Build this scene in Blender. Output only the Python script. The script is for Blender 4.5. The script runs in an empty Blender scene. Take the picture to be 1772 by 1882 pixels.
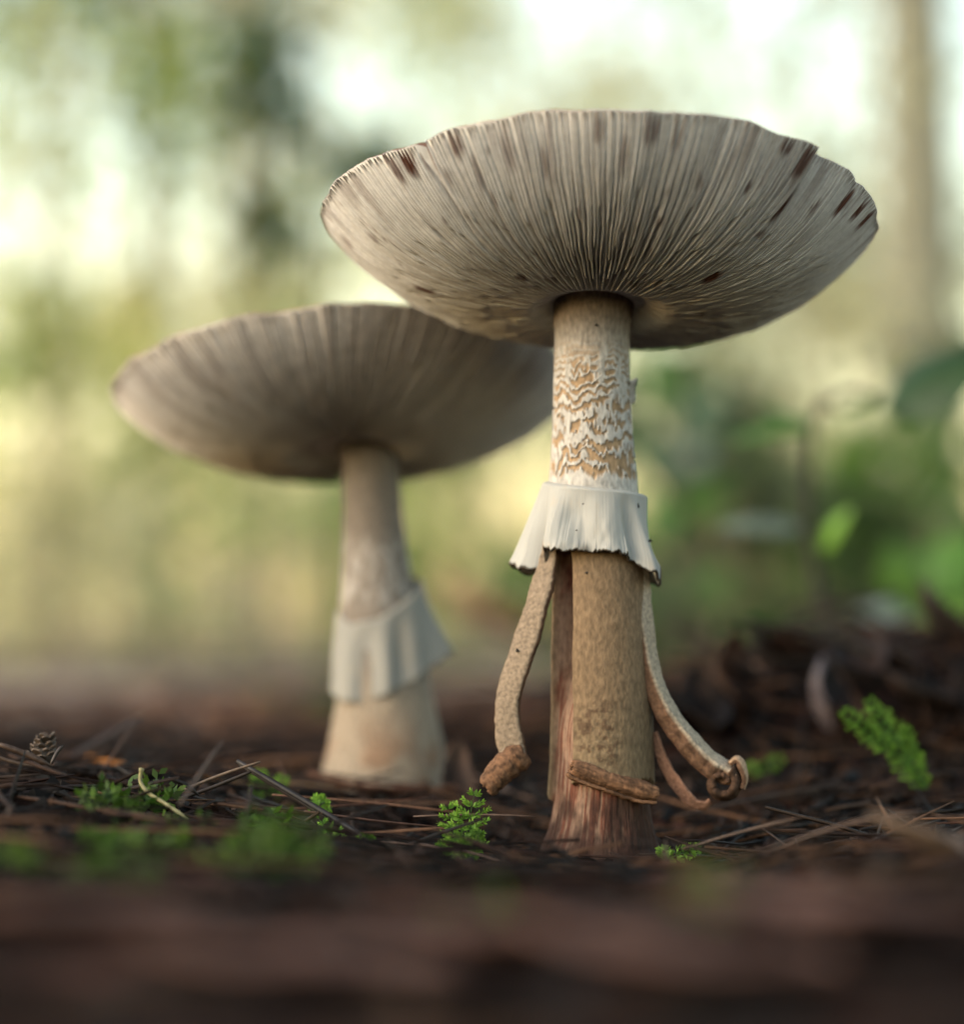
import bpy, math, random
import numpy as np
from mathutils import Vector, Matrix

# ------------------------------------------------------------------ camera, sky, sun, exposure
S = bpy.context.scene
COL = S.collection
FPX, CX, CY, YH = 4700.0, 886.0, 941.0, 1170.0        # focal length in photo pixels, centre, horizon row
PITCH = math.atan((YH - CY) / FPX)
CAM = np.array([0.0, -0.45, 0.0397])

cam_data = bpy.data.cameras.new('camera')
cam = bpy.data.objects.new('camera', cam_data); COL.objects.link(cam)
cam.location = CAM
cam.rotation_euler = (math.pi / 2 + PITCH, 0, 0)
cam_data.sensor_fit = 'HORIZONTAL'; cam_data.sensor_width = 36.0
cam_data.lens = FPX / 1772.0 * 36.0
cam_data.clip_start = 0.005; cam_data.clip_end = 500.0
cam_data.dof.use_dof = True
cam_data.dof.focus_distance = 0.432
cam_data.dof.aperture_fstop = 7.4
S.camera = cam

SUN_EL, SUN_AZ = math.radians(27), math.radians(-115)    # low soft light from the left and a little behind the camera
world = bpy.data.worlds.new('World'); S.world = world; world.use_nodes = True
wn = world.node_tree.nodes; wn.clear()
sky = wn.new('ShaderNodeTexSky'); sky.sky_type = 'NISHITA'; sky.sun_disc = False
sky.sun_elevation = SUN_EL; sky.sun_rotation = SUN_AZ
sky.air_density = 1.8; sky.dust_density = 2.0; sky.ozone_density = 0.0
bg = wn.new('ShaderNodeBackground'); bg.inputs['Strength'].default_value = 0.15
wo = wn.new('ShaderNodeOutputWorld')
world.node_tree.links.new(sky.outputs[0], bg.inputs[0]); world.node_tree.links.new(bg.outputs[0], wo.inputs[0])

sun_data = bpy.data.lights.new('sun', 'SUN'); sun_data.energy = 0.55; sun_data.angle = math.radians(40)
sun_data.color = (1.0, 0.985, 0.97)
sun = bpy.data.objects.new('sun', sun_data); COL.objects.link(sun)
sdir = Vector((math.sin(SUN_AZ) * math.cos(SUN_EL), math.cos(SUN_AZ) * math.cos(SUN_EL), math.sin(SUN_EL)))
sun.rotation_euler = sdir.to_track_quat('Z', 'Y').to_euler()

S.view_settings.view_transform = 'Standard'; S.view_settings.look = 'None'
S.view_settings.exposure = 1.68; S.view_settings.gamma = 1.0
S.render.engine = 'CYCLES'
S.cycles.use_denoising = True
try: S.cycles.denoiser = 'OPENIMAGEDENOISE'
except Exception: pass
S.cycles.max_bounces = 8; S.cycles.diffuse_bounces = 4; S.cycles.transmission_bounces = 4
S.cycles.caustics_reflective = False; S.cycles.caustics_refractive = False

# ------------------------------------------------------------------ helpers
rng = np.random.default_rng(7)
random.seed(7)

def P(px, py, d):
    """world point seen at photo pixel (px,py) whose distance along +Y from the camera is d"""
    rx, uy = (px - CX) / FPX, (CY - py) / FPX
    c, s = math.cos(PITCH), math.sin(PITCH)
    dx, dy, dz = rx, c - uy * s, s + uy * c
    k = d / dy
    return CAM + k * np.array([dx, dy, dz])

def _hash(ix, iy, seed):
    h = (ix.astype(np.int64) * 374761393 + iy.astype(np.int64) * 668265263 + seed * 1442695041) & 0xFFFFFFFF
    h = ((h ^ (h >> 13)) * 1274126177) & 0xFFFFFFFF
    h = (h ^ (h >> 16)) & 0xFFFFFFFF
    return h / 4294967295.0

def vnoise(x, y, seed=0):
    x, y = np.broadcast_arrays(np.asarray(x, float), np.asarray(y, float))
    ix, iy = np.floor(x), np.floor(y)
    fx, fy = x - ix, y - iy
    fx = fx * fx * (3 - 2 * fx); fy = fy * fy * (3 - 2 * fy)
    a, b = _hash(ix, iy, seed), _hash(ix + 1, iy, seed)
    c, d = _hash(ix, iy + 1, seed), _hash(ix + 1, iy + 1, seed)
    return (a * (1 - fx) + b * fx) * (1 - fy) + (c * (1 - fx) + d * fx) * fy

def fbm(x, y, seed=0, octv=4):
    r, amp, tot = 0.0, 1.0, 0.0
    x = np.asarray(x, float); y = np.asarray(y, float)
    for o in range(octv):
        r = r + amp * vnoise(x, y, seed + o * 17); tot += amp
        amp *= 0.5; x = x * 2.03; y = y * 2.03
    return r / tot - 0.5

def sstep(a, b, x):
    t = np.clip((np.asarray(x, float) - a) / (b - a), 0, 1)
    return t * t * (3 - 2 * t)

def lerp(a, b, t): return a + (b - a) * t

def table(x, pts):
    return np.interp(x, [p[0] for p in pts], [p[1] for p in pts])

def smooth_path(pts, n):
    """Catmull-Rom resampling of rows of numbers"""
    pts = np.asarray(pts, float)
    p = np.vstack([2 * pts[0] - pts[1], pts, 2 * pts[-1] - pts[-2]])
    out = []
    m = len(pts) - 1
    for t in np.linspace(0, m - 1e-6, n):
        i = int(t); f = t - i
        a, b, c, d = p[i], p[i + 1], p[i + 2], p[i + 3]
        out.append(0.5 * (2 * b + (c - a) * f + (2 * a - 5 * b + 4 * c - d) * f * f + (3 * b - a - 3 * c + d) * f ** 3))
    return np.array(out)

def tag(o, label=None, cat=None, group=None, kind=None):
    if label: o['label'] = label
    if cat: o['category'] = cat
    if group: o['group'] = group
    if kind: o['kind'] = kind
    return o

def empty(name, loc=(0, 0, 0), parent=None):
    o = bpy.data.objects.new(name, None); COL.objects.link(o)
    o.empty_display_size = 0.01
    o.location = loc
    if parent: o.parent = parent
    return o

def mesh_obj(name, V, F, mat, parent=None, col=None, uv=None, smooth=True, loc=None):
    """one mesh object; V (n,3), F list/array of faces, col (n,3) linear vertex colour, uv (n,2) as a vector attribute"""
    me = bpy.data.meshes.new(name)
    V = np.asarray(V, float)
    if isinstance(F, np.ndarray):
        nf, k = F.shape
        me.vertices.add(len(V)); me.vertices.foreach_set('co', V.astype(np.float32).ravel())
        me.loops.add(nf * k); me.loops.foreach_set('vertex_index', F.astype(np.int32).ravel())
        me.polygons.add(nf)
        me.polygons.foreach_set('loop_start', np.arange(0, nf * k, k, dtype=np.int32))
        me.update(calc_edges=True)
    else:
        me.from_pydata([tuple(v) for v in V], [], F); me.update()
    if smooth:
        me.polygons.foreach_set('use_smooth', np.ones(len(me.polygons), dtype=bool))
    if col is not None:
        a = me.color_attributes.new('Col', 'FLOAT_COLOR', 'POINT')
        c4 = np.ones((len(V), 4), np.float32); c4[:, :3] = np.clip(col, 0, 1)
        a.data.foreach_set('color', c4.ravel())
    if uv is not None:
        a = me.attributes.new('flow', 'FLOAT_VECTOR', 'POINT')
        u3 = np.zeros((len(V), 3), np.float32); u3[:, :uv.shape[1]] = uv
        a.data.foreach_set('vector', u3.ravel())
    me.validate()
    if mat: me.materials.append(mat)
    o = bpy.data.objects.new(name, me); COL.objects.link(o)
    if parent: o.parent = parent
    if loc is not None: o.location = loc
    return o

def grid_faces(nu, nv, closed_v=False):
    """faces of a nu x nv grid of vertices (index u*nv+v)"""
    u = np.arange(nu - 1)[:, None]; v = np.arange(nv if closed_v else nv - 1)[None, :]
    v2 = (v + 1) % nv
    f = np.stack([u * nv + v, u * nv + v2, (u + 1) * nv + v2, (u + 1) * nv + v], -1)
    return f.reshape(-1, 4)

def tube(path, rad, n=8):
    """verts/faces of a tapered tube along path (m,3) with radius per point, ends closed to a point"""
    path = np.asarray(path, float); m = len(path); rad = np.broadcast_to(np.asarray(rad, float), (m,))
    T = np.gradient(path, axis=0); T /= np.linalg.norm(T, axis=1)[:, None] + 1e-12
    ref = np.array([0.31, 0.2, 0.93]); ref = ref if abs(np.dot(ref, T[0])) < .9 else np.array([1.0, 0, 0])
    N = []; prev = np.cross(T[0], ref); prev /= np.linalg.norm(prev)
    for t in T:
        prev = prev - t * np.dot(prev, t); prev /= np.linalg.norm(prev) + 1e-12; N.append(prev)
    N = np.array(N); B = np.cross(T, N)
    a = np.linspace(0, 2 * np.pi, n, endpoint=False)
    V = path[:, None, :] + rad[:, None, None] * (np.cos(a)[None, :, None] * N[:, None, :] + np.sin(a)[None, :, None] * B[:, None, :])
    V = V.reshape(-1, 3)
    F = [tuple(q) for q in grid_faces(m, n, True)]
    V = np.vstack([V, path[0] - T[0] * rad[0] * .3, path[-1] + T[-1] * rad[-1] * .5])
    i0, i1 = m * n, m * n + 1
    for k in range(n):
        F.append((i0, (k + 1) % n, k)); F.append((i1, (m - 1) * n + k, (m - 1) * n + (k + 1) % n))
    return V, F

class Soup:
    """collects many pieces into one mesh"""
    def __init__(self): self.V = []; self.F = []; self.C = []; self.n = 0
    def add(self, V, F, c=None):
        V = np.asarray(V, float)
        self.V.append(V); self.F += [tuple(int(i) + self.n for i in f) for f in F]
        if c is not None: self.C.append(np.broadcast_to(np.asarray(c, float), (len(V), 3)))
        self.n += len(V)
    def build(self, name, mat, parent=None, smooth=True):
        return mesh_obj(name, np.vstack(self.V), self.F, mat, parent, np.vstack(self.C) if self.C else None, smooth=smooth)

# ------------------------------------------------------------------ materials
def material(name, color=(.5, .5, .5), rough=.7, use_col=False, nscale=400.0, namp=.25, ncoord='Object', stretch=(1, 1, 1),
             bump=.3, bdist=.0004, bscale=None, transl=0.0, tcolor=None, spec=.3, sss=0.0, detail=4.0):
    m = bpy.data.materials.new(name); m.use_nodes = True
    nt = m.node_tree; nd = nt.nodes; nd.clear(); L = nt.links.new
    out = nd.new('ShaderNodeOutputMaterial')
    b = nd.new('ShaderNodeBsdfPrincipled'); b.inputs['Roughness'].default_value = rough
    b.inputs['Specular IOR Level'].default_value = spec
    if ncoord == 'flow':
        tc = nd.new('ShaderNodeAttribute'); tc.attribute_name = 'flow'; src = tc.outputs['Vector']
    else:
        tc = nd.new('ShaderNodeTexCoord'); src = tc.outputs['Object']
    mp = nd.new('ShaderNodeMapping'); mp.inputs['Scale'].default_value = stretch
    L(src, mp.inputs[0])
    nz = nd.new('ShaderNodeTexNoise'); nz.inputs['Scale'].default_value = nscale; nz.inputs['Detail'].default_value = detail
    L(mp.outputs[0], nz.inputs['Vector'])
    mr = nd.new('ShaderNodeMapRange'); mr.inputs['From Min'].default_value = .3; mr.inputs['From Max'].default_value = .7
    mr.inputs['To Min'].default_value = 1 - namp; mr.inputs['To Max'].default_value = 1 + namp
    L(nz.outputs['Fac'], mr.inputs['Value'])
    mul = nd.new('ShaderNodeVectorMath'); mul.operation = 'MULTIPLY'
    if use_col:
        at = nd.new('ShaderNodeAttribute'); at.attribute_name = 'Col'; L(at.outputs['Color'], mul.inputs[0])
    else:
        mul.inputs[0].default_value = color
    L(mr.outputs[0], mul.inputs[1])
    L(mul.outputs[0], b.inputs['Base Color'])
    if bump > 0:
        bp = nd.new('ShaderNodeBump'); bp.inputs['Strength'].default_value = bump; bp.inputs['Distance'].default_value = bdist
        if bscale:
            nb = nd.new('ShaderNodeTexNoise'); nb.inputs['Scale'].default_value = bscale; nb.inputs['Detail'].default_value = 3
            L(mp.outputs[0], nb.inputs['Vector']); L(nb.outputs['Fac'], bp.inputs['Height'])
        else:
            L(nz.outputs['Fac'], bp.inputs['Height'])
        L(bp.outputs[0], b.inputs['Normal'])
    if sss > 0:
        b.inputs['Subsurface Weight'].default_value = sss
        b.inputs['Subsurface Radius'].default_value = (1.0, .6, .35); b.inputs['Subsurface Scale'].default_value = .002
    sh = b.outputs[0]
    if transl > 0:
        t = nd.new('ShaderNodeBsdfTranslucent')
        if tcolor: t.inputs[0].default_value = (*tcolor, 1)
        else: L(mul.outputs[0], t.inputs[0])
        mx = nd.new('ShaderNodeMixShader'); mx.inputs[0].default_value = transl
        L(b.outputs[0], mx.inputs[1]); L(t.outputs[0], mx.inputs[2]); sh = mx.outputs[0]
    L(sh, out.inputs[0])
    return m

M = {}
M['gill'] = material('gill_flesh', use_col=True, rough=.6, nscale=900, namp=.10, bump=.12, bdist=.0001, transl=.30, spec=.35)
M['cap'] = material('cap_flesh', use_col=True, rough=.7, nscale=500, namp=.2, bump=.3, bdist=.0003)
M['stem'] = material('stem_skin', use_col=True, rough=.85, nscale=1500, namp=.30, stretch=(1, 1, .45), bump=.55, bdist=.0003, spec=.2)
M['ring'] = material('ring_veil', use_col=True, rough=.8, ncoord='flow', nscale=1.0, stretch=(58, .8, 1), namp=.05, bump=.32, bdist=.0003, transl=.2, detail=1.0, spec=.2)
M['strap'] = material('peeled_cortex', use_col=True, rough=.85, nscale=1700, namp=.35, bump=.6, bdist=.0003, spec=.2)
M['soil'] = material('forest_soil', use_col=True, rough=.95, nscale=300, namp=.5, bump=.8, bdist=.002, spec=0)
M['litter'] = material('litter', use_col=True, rough=.7, nscale=500, namp=.3, bump=0, spec=.12)
M['needle'] = material('pine_needle', use_col=True, rough=.5, nscale=900, namp=.35, stretch=(1, 1, 1), bump=.3, bdist=.0001, spec=.25)
M['moss'] = material('moss_leaf', use_col=True, rough=.6, nscale=300, namp=.2, bump=0, transl=.4)
M['deadleaf'] = material('dead_leaf', use_col=True, rough=.6, nscale=250, namp=.35, bump=.5, bdist=.0006, transl=.1, spec=.15)
M['leaf'] = material('green_leaf', use_col=True, rough=.45, nscale=60, namp=.25, bump=0, transl=.45)
M['bark'] = material('bark', use_col=True, rough=.9, nscale=25, namp=.45, stretch=(1, 1, .25), bump=.9, bdist=.02)
M['cone'] = material('cone_scale', use_col=True, rough=.7, nscale=700, namp=.4, bump=.6, bdist=.0004)

# ------------------------------------------------------------------ ground
CTRL = [  # photo pixel, distance, of points the forest floor passes through
    (1105, 1592, .45), (1000, 1585, .45), (1210, 1590, .45), (700, 1440, .53), (600, 1440, .53), (810, 1440, .53),
    (60, 1420, .45), (200, 1440, .45), (400, 1470, .45), (560, 1510, .45), (700, 1560, .45), (850, 1590, .45),
    (300, 1530, .36), (520, 1600, .36), (60, 1470, .36), (850, 1660, .36), (1000, 1665, .36), (1100, 1670, .37), (1200, 1670, .36), (1350, 1610, .34), (1600, 1530, .33), (1740, 1490, .32),
    (1000, 1690, .31), (1150, 1690, .31), (700, 1680, .30), (300, 1640, .29), (60, 1590, .29), (1300, 1680, .29), (1600, 1600, .28),
    (300, 1790, .23), (800, 1810, .23), (1300, 1810, .23), (1700, 1760, .23), (-300, 1640, .28), (2000, 1600, .28),
    (200, 2050, .15), (900, 2060, .15), (1600, 2050, .15), (100, 2900, .08), (900, 2900, .08), (1700, 2900, .08), (900, 5000, .035),
    (1330, 1540, .46), (1500, 1520, .46), (1700, 1480, .46), (1400, 1250, .60), (1500, 1205, .61), (1600, 1160, .62), (1740, 1130, .64), (1290, 1320, .60), (1850, 1120, .64), (1560, 1180, .70), (1750, 1150, .72), (1350, 1270, .68), (1620, 1440, .52), (1740, 1400, .53), (1480, 1470, .51),
    (900, 1480, .52), (1000, 1400, .62), (400, 1400, .60), (100, 1370, .60), (500, 1330, .8), (1000, 1330, .8), (1500, 1235, .8), (1750, 1200, .8),
    (200, 1290, 1.1), (900, 1290, 1.1), (1500, 1240, 1.1)]
CP = np.array([P(*c) for c in CTRL])
FAR_Z = 0.006
_w = lambda d2: np.exp(-d2 / (2 * .035 ** 2))

def H0(x, y):
    x = np.asarray(x, float); y = np.asarray(y, float)
    num = np.zeros(np.broadcast(x, y).shape); den = np.zeros_like(num)
    for cx, cy, cz in CP:
        s = .022 + .05 * max(0, cy) + .02 * (cy < -.05)
        w = np.exp(-((x - cx) ** 2 + (y - cy) ** 2) / (2 * s * s))
        num += w * cz; den += w
    den2 = den + .02
    return (num + .02 * FAR_Z) / den2

def H(x, y):
    """height of the forest floor"""
    x = np.asarray(x, float); y = np.asarray(y, float)
    dist = np.sqrt(x * x + (y + .1) ** 2)
    z = H0(x, y)
    near = 1 / (1 + (dist / 1.2) ** 2) * (.25 + .75 * sstep(-.12, -.02, y))
    z = z + near * (.006 * fbm(x * 40, y * 40, 3) + .0035 * fbm(x * 170, y * 170, 9, 3))
    z = z - .0058 * np.exp(-((x - .021) ** 2 / (2 * .024 ** 2) + (y + .02) ** 2 / (2 * .03 ** 2)))     # hollow round the foot of the sharp mushroom
    far = sstep(1.5, 6, dist)
    z = z + far * (.5 * fbm(x * .12, y * .12, 21, 3)) * np.minimum(dist / 25, 1.0) * .8
    return z

def sinh_axis(n, scale, reach, c=0.0):
    u = np.linspace(-1, 1, n)
    k = np.arcsinh(reach / scale)
    return c + scale * np.sinh(u * k)

gx = sinh_axis(420, .12, 180.0, 0.0); gy = sinh_axis(520, .14, 200.0, .02)
GX, GY = np.meshgrid(gx, gy, indexing='ij')
GZ = H(GX, GY)
n1 = fbm(GX * 60, GY * 60, 31); n2 = fbm(GX * 3.1, GY * 3.1, 41); n3 = fbm(GX * 14, GY * 14, 47)
gd = np.sqrt(GX ** 2 + GY ** 2)
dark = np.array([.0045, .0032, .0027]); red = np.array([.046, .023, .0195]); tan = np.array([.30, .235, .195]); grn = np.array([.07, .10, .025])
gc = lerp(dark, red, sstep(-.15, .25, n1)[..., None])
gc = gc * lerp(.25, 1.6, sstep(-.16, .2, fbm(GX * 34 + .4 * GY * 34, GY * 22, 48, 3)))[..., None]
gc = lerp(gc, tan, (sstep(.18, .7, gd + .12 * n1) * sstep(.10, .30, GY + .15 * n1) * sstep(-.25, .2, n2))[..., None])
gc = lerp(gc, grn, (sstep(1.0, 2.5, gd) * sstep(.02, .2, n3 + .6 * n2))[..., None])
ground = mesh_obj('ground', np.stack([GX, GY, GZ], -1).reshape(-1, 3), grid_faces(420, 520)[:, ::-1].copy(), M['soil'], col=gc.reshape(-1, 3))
tag(ground, kind='structure')

def HZ(x, y):
    """height read back from the ground mesh (bilinear)"""
    i = int(np.clip(np.searchsorted(gx, x) - 1, 0, len(gx) - 2)); j = int(np.clip(np.searchsorted(gy, y) - 1, 0, len(gy) - 2))
    fx = (x - gx[i]) / (gx[i + 1] - gx[i]); fy = (y - gy[j]) / (gy[j + 1] - gy[j])
    return float((GZ[i, j] * (1 - fx) + GZ[i + 1, j] * fx) * (1 - fy) + (GZ[i, j + 1] * (1 - fx) + GZ[i + 1, j + 1] * fx) * fy)

# ------------------------------------------------------------------ mushrooms
GILL = np.array([.68, .672, .672]); STAIN = np.array([.11, .042, .026])

def cap_profile(R, D):
    """height of the gill edge, of the flesh above the gills and of the skin, as functions of t=r/R (rim at z=0)"""
    def zb(t):
        z = -D * (1 - t ** 3.6)
        return z + .055 * R * sstep(.26, .13, t) * 1.0
    def zt(t):
        g = R * (.004 + .056 * np.sqrt(np.clip(1 - t, 0, 1)) * (1 - .15 * t))
        return -D * (1 - t ** 3.6) + g
    def zs(t):
        return R * .03 * np.sqrt(np.clip(1 - t ** 6, 0, 1)) + .05 * R * (1 - t * t)
    return zb, zt, zs

def make_cap(parent, loc, R, D, tilt_x, tilt_y, rimR, rimZ, stain, n_gill, stations, seed, top_col, gill_col=GILL, rstem=.15):
    zb, zt, zs = cap_profile(R, D)
    nphi, nr = 360, 40
    phi = np.linspace(0, 2 * np.pi, nphi, endpoint=False)
    rr = rimR(phi); rz = rimZ(phi)
    # underside flesh then rim then upper skin
    t_under = np.linspace(.02, 1.0, nr); t_top = np.linspace(1.0, 0.01, nr)
    rows = []; cols = []
    for t in t_under:
        z = zt(t) + rz * R * t ** 3
        rows.append(np.stack([R * t * rr ** (t ** 2) * np.sin(phi), -R * t * rr ** (t ** 2) * np.cos(phi), z], -1))
        cols.append(np.broadcast_to(gill_col * .9, (nphi, 3)))
    for t in t_top:
        z = zs(t) + R * .006 + rz * R * t ** 3
        rows.append(np.stack([R * t * 1.001 * rr ** (t ** 2) * np.sin(phi), -R * t * 1.001 * rr ** (t ** 2) * np.cos(phi), z], -1))
        v = (.8 + .8 * fbm(phi * 5, t * 9 + 0 * phi, seed))[:, None]
        cols.append(np.clip(np.array(top_col) * v, 0, 1))
    V = np.array(rows).reshape(-1, 3)
    F = grid_faces(len(rows), nphi, True)
    cap = mesh_obj('cap', V, F, M['cap'], parent, np.array(cols).reshape(-1, 3))
    cap.location = loc
    cap.rotation_euler = (tilt_x, tilt_y, 0)
    r_ = np.random.default_rng(seed)
    kinds = [0, 2, 1, 2, 0, 3, 1, 3]                # 0 reaches the stem, 3 is shortest
    t_in = {0: rstem * 1.06, 1: .30, 2: .46, 3: .62}
    rest = Soup(); made = 0; n_rest = n_gill - 300; kcount = 0
    for i in range(n_gill):
        p0 = 2 * np.pi * (i + r_.uniform(-.28, .28)) / n_gill
        k = kinds[i % 8]
        ti = t_in[k] * r_.uniform(.88, 1.18) if k else t_in[0]
        t = np.linspace(ti, 1.001, stations)
        wig = .035 * fbm(p0 * 3 + 0 * t, t * 3, seed + 5) + .012 * fbm(p0 * 16 + 0 * t, t * 7, seed + 6)
        ph = p0 + wig * sstep(.15, .5, t)
        lean = .35 * fbm(p0 * 2.2 + 0 * t, t * 1.5, seed + 8) * R * .05
        R1 = float(rimR(np.array([p0]))[0]); z1 = float(rimZ(np.array([p0]))[0])
        rad = R * t * R1 ** (t ** 2)
        edge = zb(t) + R * .010 * sstep(1.0, .85, t) * fbm(p0 * 20 + 0 * t, t * 14, seed + 9) + z1 * R * t ** 3
        if k:                                        # short gills rise to the flesh at their inner end
            rise = sstep(0, .10, t - ti)
            edge = lerp(zt(t) + z1 * R * t ** 3, edge - 0.004 * R * k * (1 - t), rise)
        top = zt(t) + z1 * R * t ** 3 + .003 * R
        edge = np.minimum(edge, top - .002 * R)
        wb = R * .0026 * (.7 + .5 * t); wt = R * .0044
        sx, sy = np.sin(ph), -np.cos(ph); tx, ty = np.cos(ph), np.sin(ph)
        def row(z, w, ln):
            return np.stack([rad * sx + tx * (w + ln), rad * sy + ty * (w + ln), z], -1)
        A = np.stack([row(top, -wt, 0), row(edge + .004 * R, -wb, lean), row(edge, 0 * wb, lean), row(edge + .004 * R, wb, lean), row(top, wt, 0)], 1)
        V = A.reshape(-1, 3)
        F = [tuple(q) for q in grid_faces(stations, 5)]
        F.append((0, 1, 2, 3, 4)); n0 = (stations - 1) * 5; F.append((n0 + 4, n0 + 3, n0 + 2, n0 + 1, n0))
        st = stain(np.mod(ph + np.pi, 2 * np.pi) - np.pi, t)
        base = gill_col * (1 + .04 * r_.uniform(-1, 1))
        c = lerp(base[None, :], STAIN[None, :], st[:, None])
        if k == 3 and kcount < n_rest:               # beyond three hundred: the shortest gills are one joined part
            rest.add(V, F, np.repeat(c, 5, axis=0)); kcount += 1
        else:
            mesh_obj('gill', V, F, M['gill'], cap, np.repeat(c, 5, axis=0))
    if kcount: rest.build('short_gills', M['gill'], cap)['kind'] = 'stuff'
    return cap

# ---- the sharp mushroom
D1 = .45; K1 = D1 / FPX
base1 = P(1105, 1590, D1)
mush1 = empty('mushroom', base1)
tag(mush1, 'sharp tall mushroom with scaly stem, white skirt ring and brown strips peeling off its foot', 'mushroom')
L1 = lambda px, py, dd=0.0: P(px, py, D1 + dd) - base1

R1 = 512 * K1; DEP1 = .345 * R1
def deg(a): return a * math.pi / 180
def rimR1(p):
    q = np.mod(p + np.pi, 2 * np.pi) - np.pi
    r = 1 + .010 * np.sin(3 * q + .6) + .009 * np.sin(5 * q + 2) + .030 * fbm(q * 6 + 40, 0 * q, 61) + .007 * fbm(q * 22 + 40, 0 * q, 62, 2)
    r = r - .075 * np.exp(-((q - deg(-40.5)) / .012) ** 2)
    dq = q - deg(43.5)
    r = r - .050 * (dq > 0) * np.exp(-dq / .16) - .012 * np.exp(-((q - deg(61)) / .02) ** 2)
    r = r + .008 * np.exp(-((q - deg(6)) / .04) ** 2) - .018 * np.exp(-((q - deg(-24)) / .05) ** 2)
    return r
def rimZ1(p):
    q = np.mod(p + np.pi, 2 * np.pi) - np.pi
    return .018 * np.sin(2 * q + 1.0) + .05 * fbm(q * 3 + 20, 0 * q, 63) - .012 * np.exp(-((q - deg(75)) / .25) ** 2)

def img1(ph, t):
    return 1104 + 512 * t * np.sin(ph), 385 - 190 * t * np.cos(ph) + 176 * (1 - t ** 3.6)
SPOTS = [(742, 268, .030, .050, 1), (728, 290, .02, .04, .8), (775, 262, .022, .07, 1), (708, 268, .02, .03, .7), (835, 250, .03, .03, .8), (1296, 483, .020, .050, 1), (1412, 345, .016, .06, 1), (1440, 262, .03, .07, .9),
         (1557, 345, .016, .035, 1), (1582, 350, .016, .035, 1), (1535, 330, .016, .04, 1), (1190, 386, .012, .02, .7), (785, 522, .03, .04, .9), (962, 495, .02, .02, .9),
         (1338, 322, .012, .018, .8), (1250, 320, .01, .02, .6), (1400, 240, .03, .03, .9), (1082, 232, .02, .03, .6), (1160, 503, .02, .02, .7), (1226, 503, .02, .012, .6),
         (1290, 553, .03, .02, .7), (840, 575, .05, .03, .8), (1163, 215, .03, .05, .8), (1375, 398, .015, .015, .7), (1470, 352, .015, .02, .7), (820, 300, .015, .02, .5),
         (690, 420, .02, .02, .5), (640, 430, .03, .02, .5), (880, 300, .012, .05, .5), (925, 260, .02, .06, .5), (990, 290, .012, .04, .6), (1330, 610, .03, .02, .5), (1120, 270, .012, .05, .6), (1210, 230, .014, .05, .7)]
_pg, _tg = np.meshgrid(np.linspace(-np.pi, np.pi, 361), np.linspace(.15, 1, 80))
_ix, _iy = img1(_pg, _tg)
SP = []
for px, py, a, b, s in SPOTS:
    k = np.argmin((_ix - px) ** 2 + (_iy - py) ** 2)
    SP.append((_pg.flat[k], _tg.flat[k], a, b, s))
def stain1(ph, t):
    s = 0 * t
    for a, b, wa, wb, k in SP:
        dp = np.mod(ph - a + np.pi, 2 * np.pi) - np.pi
        s = np.maximum(s, k * sstep(.12, .62, np.exp(-((dp * t / (1.0 * wa)) ** 2 + ((t - b) / (1.0 * wb)) ** 2)) + .25 * fbm(ph * 60 + 50, t * 30, 74)))
    st = sstep(.02, .22, fbm(ph * 22 + 50, t * 3, 71)) * sstep(.74, 1.0, t + .35 * fbm(ph * 9 + 9, t, 72)) * .42
    ed = sstep(.975, 1.0, t) * .35
    fine = sstep(.23, .32, fbm(ph * 30 + 50, t * 14, 73)) * .5
    warm = .07 * sstep(.5, 1, t) * sstep(-.2, .2, fbm(ph * 8 + 20, t * 2, 75))
    return np.clip(np.maximum.reduce([s, st, ed, fine, warm + 0 * t]), 0, 1)

capc1 = L1(1104, 412)
make_cap(mush1, capc1, R1, DEP1, deg(-11.5), deg(2.0), rimR1, rimZ1, stain1, 400, 32, 11, (.22, .12, .08), rstem=.145)

# stem of the sharp mushroom: rows follow the outline in the photo (row, centre, half width)
ST1 = [(515, 1091, 80), (545, 1091, 78), (575, 1090, 73), (620, 1088, 69), (700, 1088, 70), (780, 1089, 73), (850, 1090, 78), (890, 1090, 82), (960, 1093, 84),
       (1040, 1102, 86), (1100, 1103, 88), (1200, 1105, 92), (1300, 1107, 94), (1400, 1107, 96), (1460, 1106, 99), (1500, 1105, 104), (1540, 1105, 112), (1575, 1105, 123), (1610, 1105, 136), (1650, 1105, 142)]
py1 = np.concatenate([np.arange(515, 640, 3.0), np.arange(640, 900, 1.0), np.arange(900, 1040, 6.0), np.arange(1040, 1650.1, 1.7)])
nph = 440
# columns: denser towards the camera
u_ = np.linspace(-1, 1, nph, endpoint=False)
ph1 = np.pi * (.55 * u_ + .45 * u_ ** 3)
PY, PH = np.meshgrid(py1, ph1, indexing='ij')
cxx = table(PY, ST1_ := [(a, b) for a, b, c in ST1]); hww = table(PY, [(a, c) for a, b, c in ST1])
arc = PH * 80
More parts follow.
